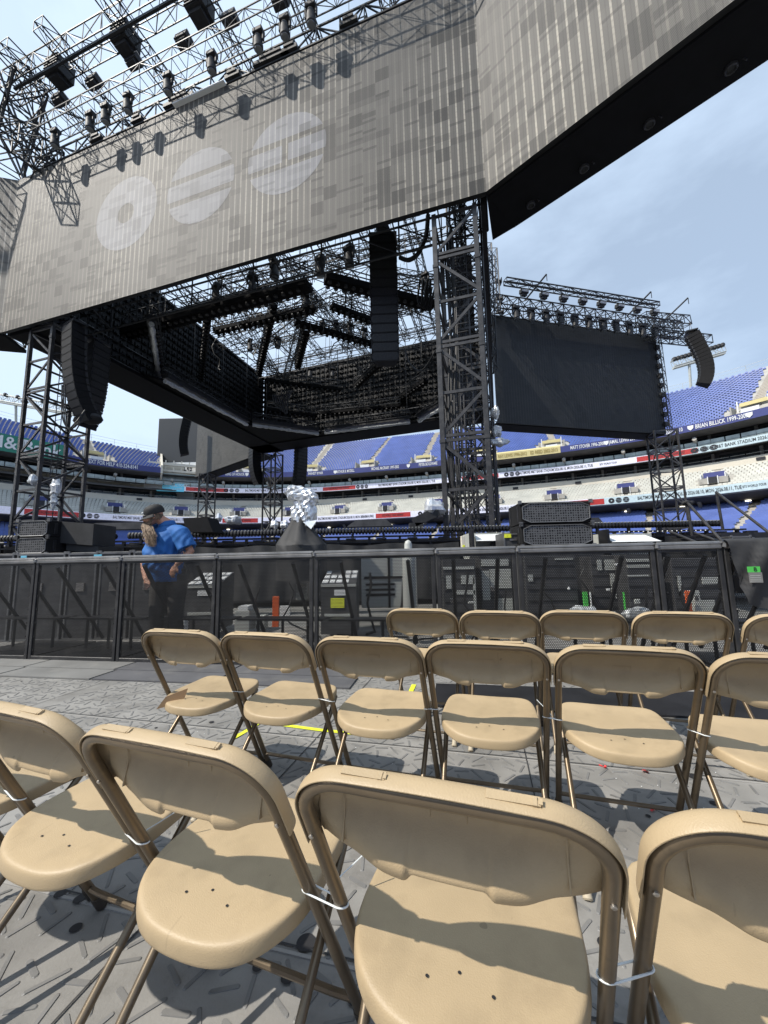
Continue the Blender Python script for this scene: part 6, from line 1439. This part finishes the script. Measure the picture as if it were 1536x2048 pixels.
# ------------------------------------------------------------------ the man
def man():
    Y = 4.95; px = 330
    base = at(335, 1130, Y); base.z = 0; t = thing('person', tuple(base), 'bearded man in blue polo and dark cap looking down behind the barrier', 'person')
    def w(x, y, dy=0): p = at(x, y, Y + dy); return V(p.x - base.x, p.y - base.y, p.z)
    def el(c, a, b, d=None, n=22, tilt=0.0):
        "ellipse ring round centre c, half widths a (along u) and b (along v); d: axis direction"
        c = Vector(c); d = Vector(d or (0, 0, 1)).normalized(); u = V(1, 0, 0); u = (u - d * u.dot(d)).normalized(); v = d.cross(u); 
        return [c + u * a * math.cos(6.283 * k / n) + v * b * math.sin(6.283 * k / n) for k in range(n)]
    def limb(m, pts, rs, n=14, flat=1.0):
        m.path(pts, rs, n)
    # key joints (from the photo)
    neck = w(334, 1047, .02); head = w(306, 1031, -.05); shR = w(362, 1066, -.06); shL = w(316, 1062, .14); hip = w(340, 1150, .05)
    elbR = w(381, 1103, -.06); wrR = w(352, 1130, -.20); haR = w(346, 1142, -.22); elbL = w(288, 1128, .16); wrL = w(292, 1160, -.18); haL = w(294, 1167, -.2)
    # body: one continuous skin figure
    m = MB()
    limb(m, [neck + V(.03, .02, -.08), neck, w(322, 1040, 0), w(314, 1034, -.03)], [.085, .07, .064, .06])
    m.ball(head + V(.02, .02, .012), .098, 20, (.86, 1.0, 1.08)); m.ball(head + V(-.012, -.03, -.045), .074, 16, (.85, .95, 1.15))
    nd = V(-.78, -.55, -.3).normalized(); m.ball(head + nd * .098 + V(.0, 0, -.035), .019, 10, (1, 1, 1.3))   # nose
    m.ball(head + V(.062, -.086, -.022), .026, 10, (.75, .6, 1.3)); m.ball(head + V(-.03, -.06, -.04), .045, 12, (1, .7, 1))                                               # near ear
    limb(m, [hip + V(0, 0, .12), w(336, 1115, .05), w(334, 1075, .05), neck + V(.02, .03, -.06)], [.17, .19, .18, .09])
    limb(m, [neck + V(0, .02, -.1), shR, shR.lerp(elbR, .5), elbR, elbR.lerp(wrR, .45), wrR], [.08, .072, .058, .048, .043, .029])
    limb(m, [neck + V(0, .04, -.1), shL, shL.lerp(elbL, .5), elbL, elbL.lerp(wrL, .45), wrL], [.08, .07, .056, .046, .042, .028])
    for sg in (-1, 1):
        hx = hip + V(sg * .1, 0, 0); kn = V(hx.x + sg * .02, hx.y - .05, .5); an = V(hx.x + sg * .04, hx.y + .02, .09)
        limb(m, [hx, hx.lerp(kn, .5), kn, kn.lerp(an, .4), an, an + V(0, -.14, -.04)], [.12, .095, .06, .058, .04, .035])
    for (hp_, wr_, sg) in ((haR, wrR, 1), (haL, wrL, -1)):
        d = (hp_ - wr_).normalized(); sd_ = d.cross(V(0, -1, .2)).normalized(); nn_ = d.cross(sd_).normalized()
        pc = wr_ + d * .05; m.loft([[wr_ + d * q + sd_ * a * math.cos(6.283 * k / 12) + nn_ * b_ * math.sin(6.283 * k / 12) for k in range(12)] for q, a, b_ in ((0, .027, .02), (.03, .037, .018), (.07, .041, .016), (.09, .038, .013))])
        for i in range(4):
            o_ = wr_ + d * .085 + sd_ * (-.03 + .02 * i); l = (.062, .072, .068, .052)[i]
            limb(m, [o_, o_ + d * l * .45 + nn_ * .008 * sg, o_ + d * l * .8 + nn_ * .026 * sg, o_ + d * l * .9 + nn_ * .045 * sg], [.0095, .009, .008, .0065], 8)
        o_ = wr_ + d * .03 - sd_ * .03; limb(m, [o_, o_ - sd_ * .025 + d * .025, o_ - sd_ * .03 + d * .055 + nn_ * .01], [.012, .011, .008], 8)
    b = m.build('body', M['skin'], t)
    bake(b, [('REMESH', dict(mode='VOXEL', voxel_size=.0075)), ('SMOOTH', dict(iterations=4, factor=.5))]); b.data.polygons.foreach_set('use_smooth', [True] * len(b.data.polygons))
    # polo shirt: torso loft with belly, two sleeves, merged into one cloth surface
    m = MB(); rings = []
    for (x, y, a, bb, dy) in ((336, 1163, .20, .19, .03), (332, 1150, .215, .20, .02), (327, 1130, .235, .215, .0), (325, 1112, .235, .22, -.01), (327, 1095, .225, .21, .0), (331, 1080, .22, .19, .01), (334, 1068, .205, .165, .02), (336, 1060, .165, .135, .03), (336, 1053, .11, .10, .03), (334, 1048, .08, .085, .02)):
        rings.append(el(w(x, y, dy), a, bb))
    m.loft(rings)
    slR = w(373, 1093, -.07); m.path([w(346, 1064, 0), w(358, 1066, -.03), shR + V(0, 0, -.01), shR.lerp(slR, .5), slR, slR + (slR - shR).normalized() * .03], [.10, .105, .108, .108, .112, .114], 18)
    slL = w(304, 1096, .17); m.path([w(316, 1060, .06), shL, shL.lerp(slL, .5), slL], [.09, .09, .085, .085], 16)
    s_ = m.build('polo_shirt', M['shirt'], t)
    bake(s_, [('REMESH', dict(mode='VOXEL', voxel_size=.009)), ('SMOOTH', dict(iterations=6, factor=.5))])
    # folds
    me = s_.data; n = len(me.vertices); co = np.empty(n * 3); me.vertices.foreach_get('co', co); co = co.reshape(-1, 3); no = np.empty(n * 3); me.vertices.foreach_get('normal', no); no = no.reshape(-1, 3)
    k1 = np.sin(co[:, 0] * 26 + co[:, 2] * 34 + 2 * np.sin(co[:, 1] * 11 + co[:, 2] * 7)) * .5 + np.sin(co[:, 0] * 62 - co[:, 2] * 34 + co[:, 1] * 40 + np.sin(co[:, 2] * 19) * 2) * .34
    wgt = np.clip((1.52 - co[:, 2]) / .18, .15, 1) * np.clip((co[:, 2] - .98) / .08, .1, 1); co += no * (k1 * .016 * wgt)[:, None]; me.vertices.foreach_set('co', co.reshape(-1)); me.polygons.foreach_set('use_smooth', [True] * len(me.polygons))
    m = MB(); R3 = []     # collar
    for (dz, a) in ((-.028, .098), (-.005, .09), (.018, .079), (.022, .083), (-.012, .103), (-.036, .112)): R3.append([neck + V(.0, .01, dz) + V(math.cos(q) * a, math.sin(q) * a * .95, .02 * math.cos(q)) for q in [6.283 * k / 24 for k in range(24)]])
    m.loft(R3, cap=False); m.build('collar', M['shirt'], s_, smooth=60)
    m = MB(); c = w(318, 1071, 0) + V(.0, -.222, 0); m.add([c + V(-.03, 0, .0), c + V(-.012, -.002, .008), c + V(.0, -.002, .003), c + V(.016, -.002, .01), c + V(.03, 0, .002), c + V(.012, -.001, -.006), c + V(-.008, -.001, -.006)], [(0, 1, 2, 3, 4, 5, 6)]); m.build('chest_mark', M['white'], s_)
    # trousers and shoes
    m = MB(); rings = [el(hip + V(0, 0, z), a, b_) for z, a, b_ in ((.08, .185, .15), (.0, .195, .155), (-.08, .19, .15))]; m.loft(rings)
    for sg in (-1, 1):
        hx = hip + V(sg * .1, 0, 0); kn = V(hx.x + sg * .02, hx.y - .05, .5); an = V(hx.x + sg * .04, hx.y + .02, .07)
        m.path([hx, hx.lerp(kn, .5), kn, kn.lerp(an, .5), an], [.135, .115, .088, .082, .075], 14)
    s2 = m.build('trousers', M['trouser'], t); bake(s2, [('REMESH', dict(mode='VOXEL', voxel_size=.012)), ('SMOOTH', dict(iterations=4, factor=.5))]); s2.data.polygons.foreach_set('use_smooth', [True] * len(s2.data.polygons))
    for sg in (-1, 1):
        an = V(hip.x + sg * .14, hip.y + .02, .0); m = MB(); m.path([an + V(0, .06, .05), an + V(0, .0, .055), an + V(0, -.1, .05), an + V(0, -.19, .035)], [.045, .05, .048, .03], 12); m.build('shoe', M['shoe'], t, smooth=50)
    # cap
    m = MB(); ax = V(-.30, -.22, .93).normalized(); cc_ = head + V(.012, .0, .048); u = V(-.75, -.6, -.36).normalized(); u = (u - ax * u.dot(ax)).normalized(); v = ax.cross(u); R4 = []
    for (h_, r_) in ((-.035, .106), (-.01, .112), (.03, .110), (.06, .096), (.082, .068), (.092, .03), (.094, .004)): R4.append([cc_ + ax * h_ + (u * 1.07 * math.cos(6.283 * k / 28) + v * .93 * math.sin(6.283 * k / 28)) * r_ for k in range(28)])
    m.loft(R4); cp_ = m.build('cap', M['capc'], t, smooth=60)
    m = MB(); P = []
    for i in range(7):
        row = []
        for k in range(15):
            q = math.pi * (-.42 + .84 * k / 14); r_ = .104 + .078 * (i / 6) * math.cos(q) ** .6; row.append(cc_ + ax * (-.03 - .028 * (i / 6) - .018 * math.sin(q) ** 2 * (i / 6)) + (u * 1.05 * math.cos(q) + v * .95 * math.sin(q)) * r_)
        P.append(row)
    m.grid(P); o_ = m.build('brim', M['capc'], cp_); bake(o_, [('SOLIDIFY', dict(thickness=.004))]); o_.data.polygons.foreach_set('use_smooth', [True] * len(o_.data.polygons))
    m = MB(); e = cc_ + u * .125 + ax * .02; m.ball(e, .014, 8, (1, 1, 1)); m.build('cap_badge', M['white'], cp_, smooth=60)
    # sunglasses
    m = MB(); f = nd; sdw = V(.55, -.8, 0).normalized()
    for s_g in (-1, 1): m.ball(head + f * .088 + sdw * .034 * s_g + V(0, 0, .008), .028, 12, (1, 1, .72))
    m.path([head + f * .085 + sdw * .055 + V(0, 0, .012), head + f * .03 + sdw * .088 + V(0, 0, .008), head + V(.058, -.094, -.002)], .0065, 6); m.build('sunglasses', M['ink'], t, smooth=60)
    # beard: many tapering locks
    m = MB(); rs = np.random.RandomState(2); ch = head + V(-.062, -.04, -.105)
    core = [ch + V(.02, .0, .01), ch + V(.015, -.04, -.04), w(302, 1064, -.20), w(303, 1075, -.25), w(305, 1086, -.27)]
    m.path(core, [.034, .045, .046, .034, .012], 12)
    for k in range(420):
        a = rs.rand() * 6.283; r_ = .012 + .022 * rs.rand(); o0 = ch + V(math.cos(a) * r_ * 1.1 + .012, math.sin(a) * r_, .012 * rs.rand()); e = w(304 + rs.uniform(-13, 11) * rs.rand() ** .5, 1066 + 28 * rs.rand() ** .6, -.27 + rs.uniform(-.04, .03))
        md1 = o0.lerp(e, .35) + V(math.cos(a) * .017, math.sin(a) * .02, 0) + V(rs.normal(0, .006), rs.normal(0, .008), 0); md2 = o0.lerp(e, .7) + V(math.cos(a) * .018, math.sin(a) * .018, 0) + V(rs.normal(0, .009), rs.normal(0, .01), 0)
        m.path([o0, md1, md2, e], [.006, .006, .0045, .001], 5)
    jaw = [head + V(.052, -.082, -.05), head + V(.03, -.088, -.075), head + V(.0, -.09, -.098), head + V(-.035, -.085, -.11), ch + V(0, -.03, 0)]
    for k in range(150):
        f = rs.rand() * 3.99; i = int(f); o0 = jaw[i].lerp(jaw[i + 1], f - i) + V(rs.normal(0, .006), rs.normal(0, .006), rs.uniform(-.012, .014)); l = .03 + .05 * (f / 4) + .02 * rs.rand()
        m.path([o0, o0 + V(-.006, -.012, -l * .5), o0 + V(-.014 + rs.normal(0, .006), -.01, -l)], [.0065, .0055, .001], 5)
    m.build('beard', M['hair'], t, smooth=70)
    m = MB()
    for k in range(160):
        a = rs.uniform(-1.1, 1.6); o0 = head + V(.02 + .082 * math.cos(a), .012 + .095 * math.sin(a), rs.uniform(-.02, .02)); m.path([o0, o0 + V(.006, .0, -.02), o0 + V(.0, .0, -.045)], [.007, .007, .002], 4)
    m.build('hair', M['hair'], t, smooth=70)
man()
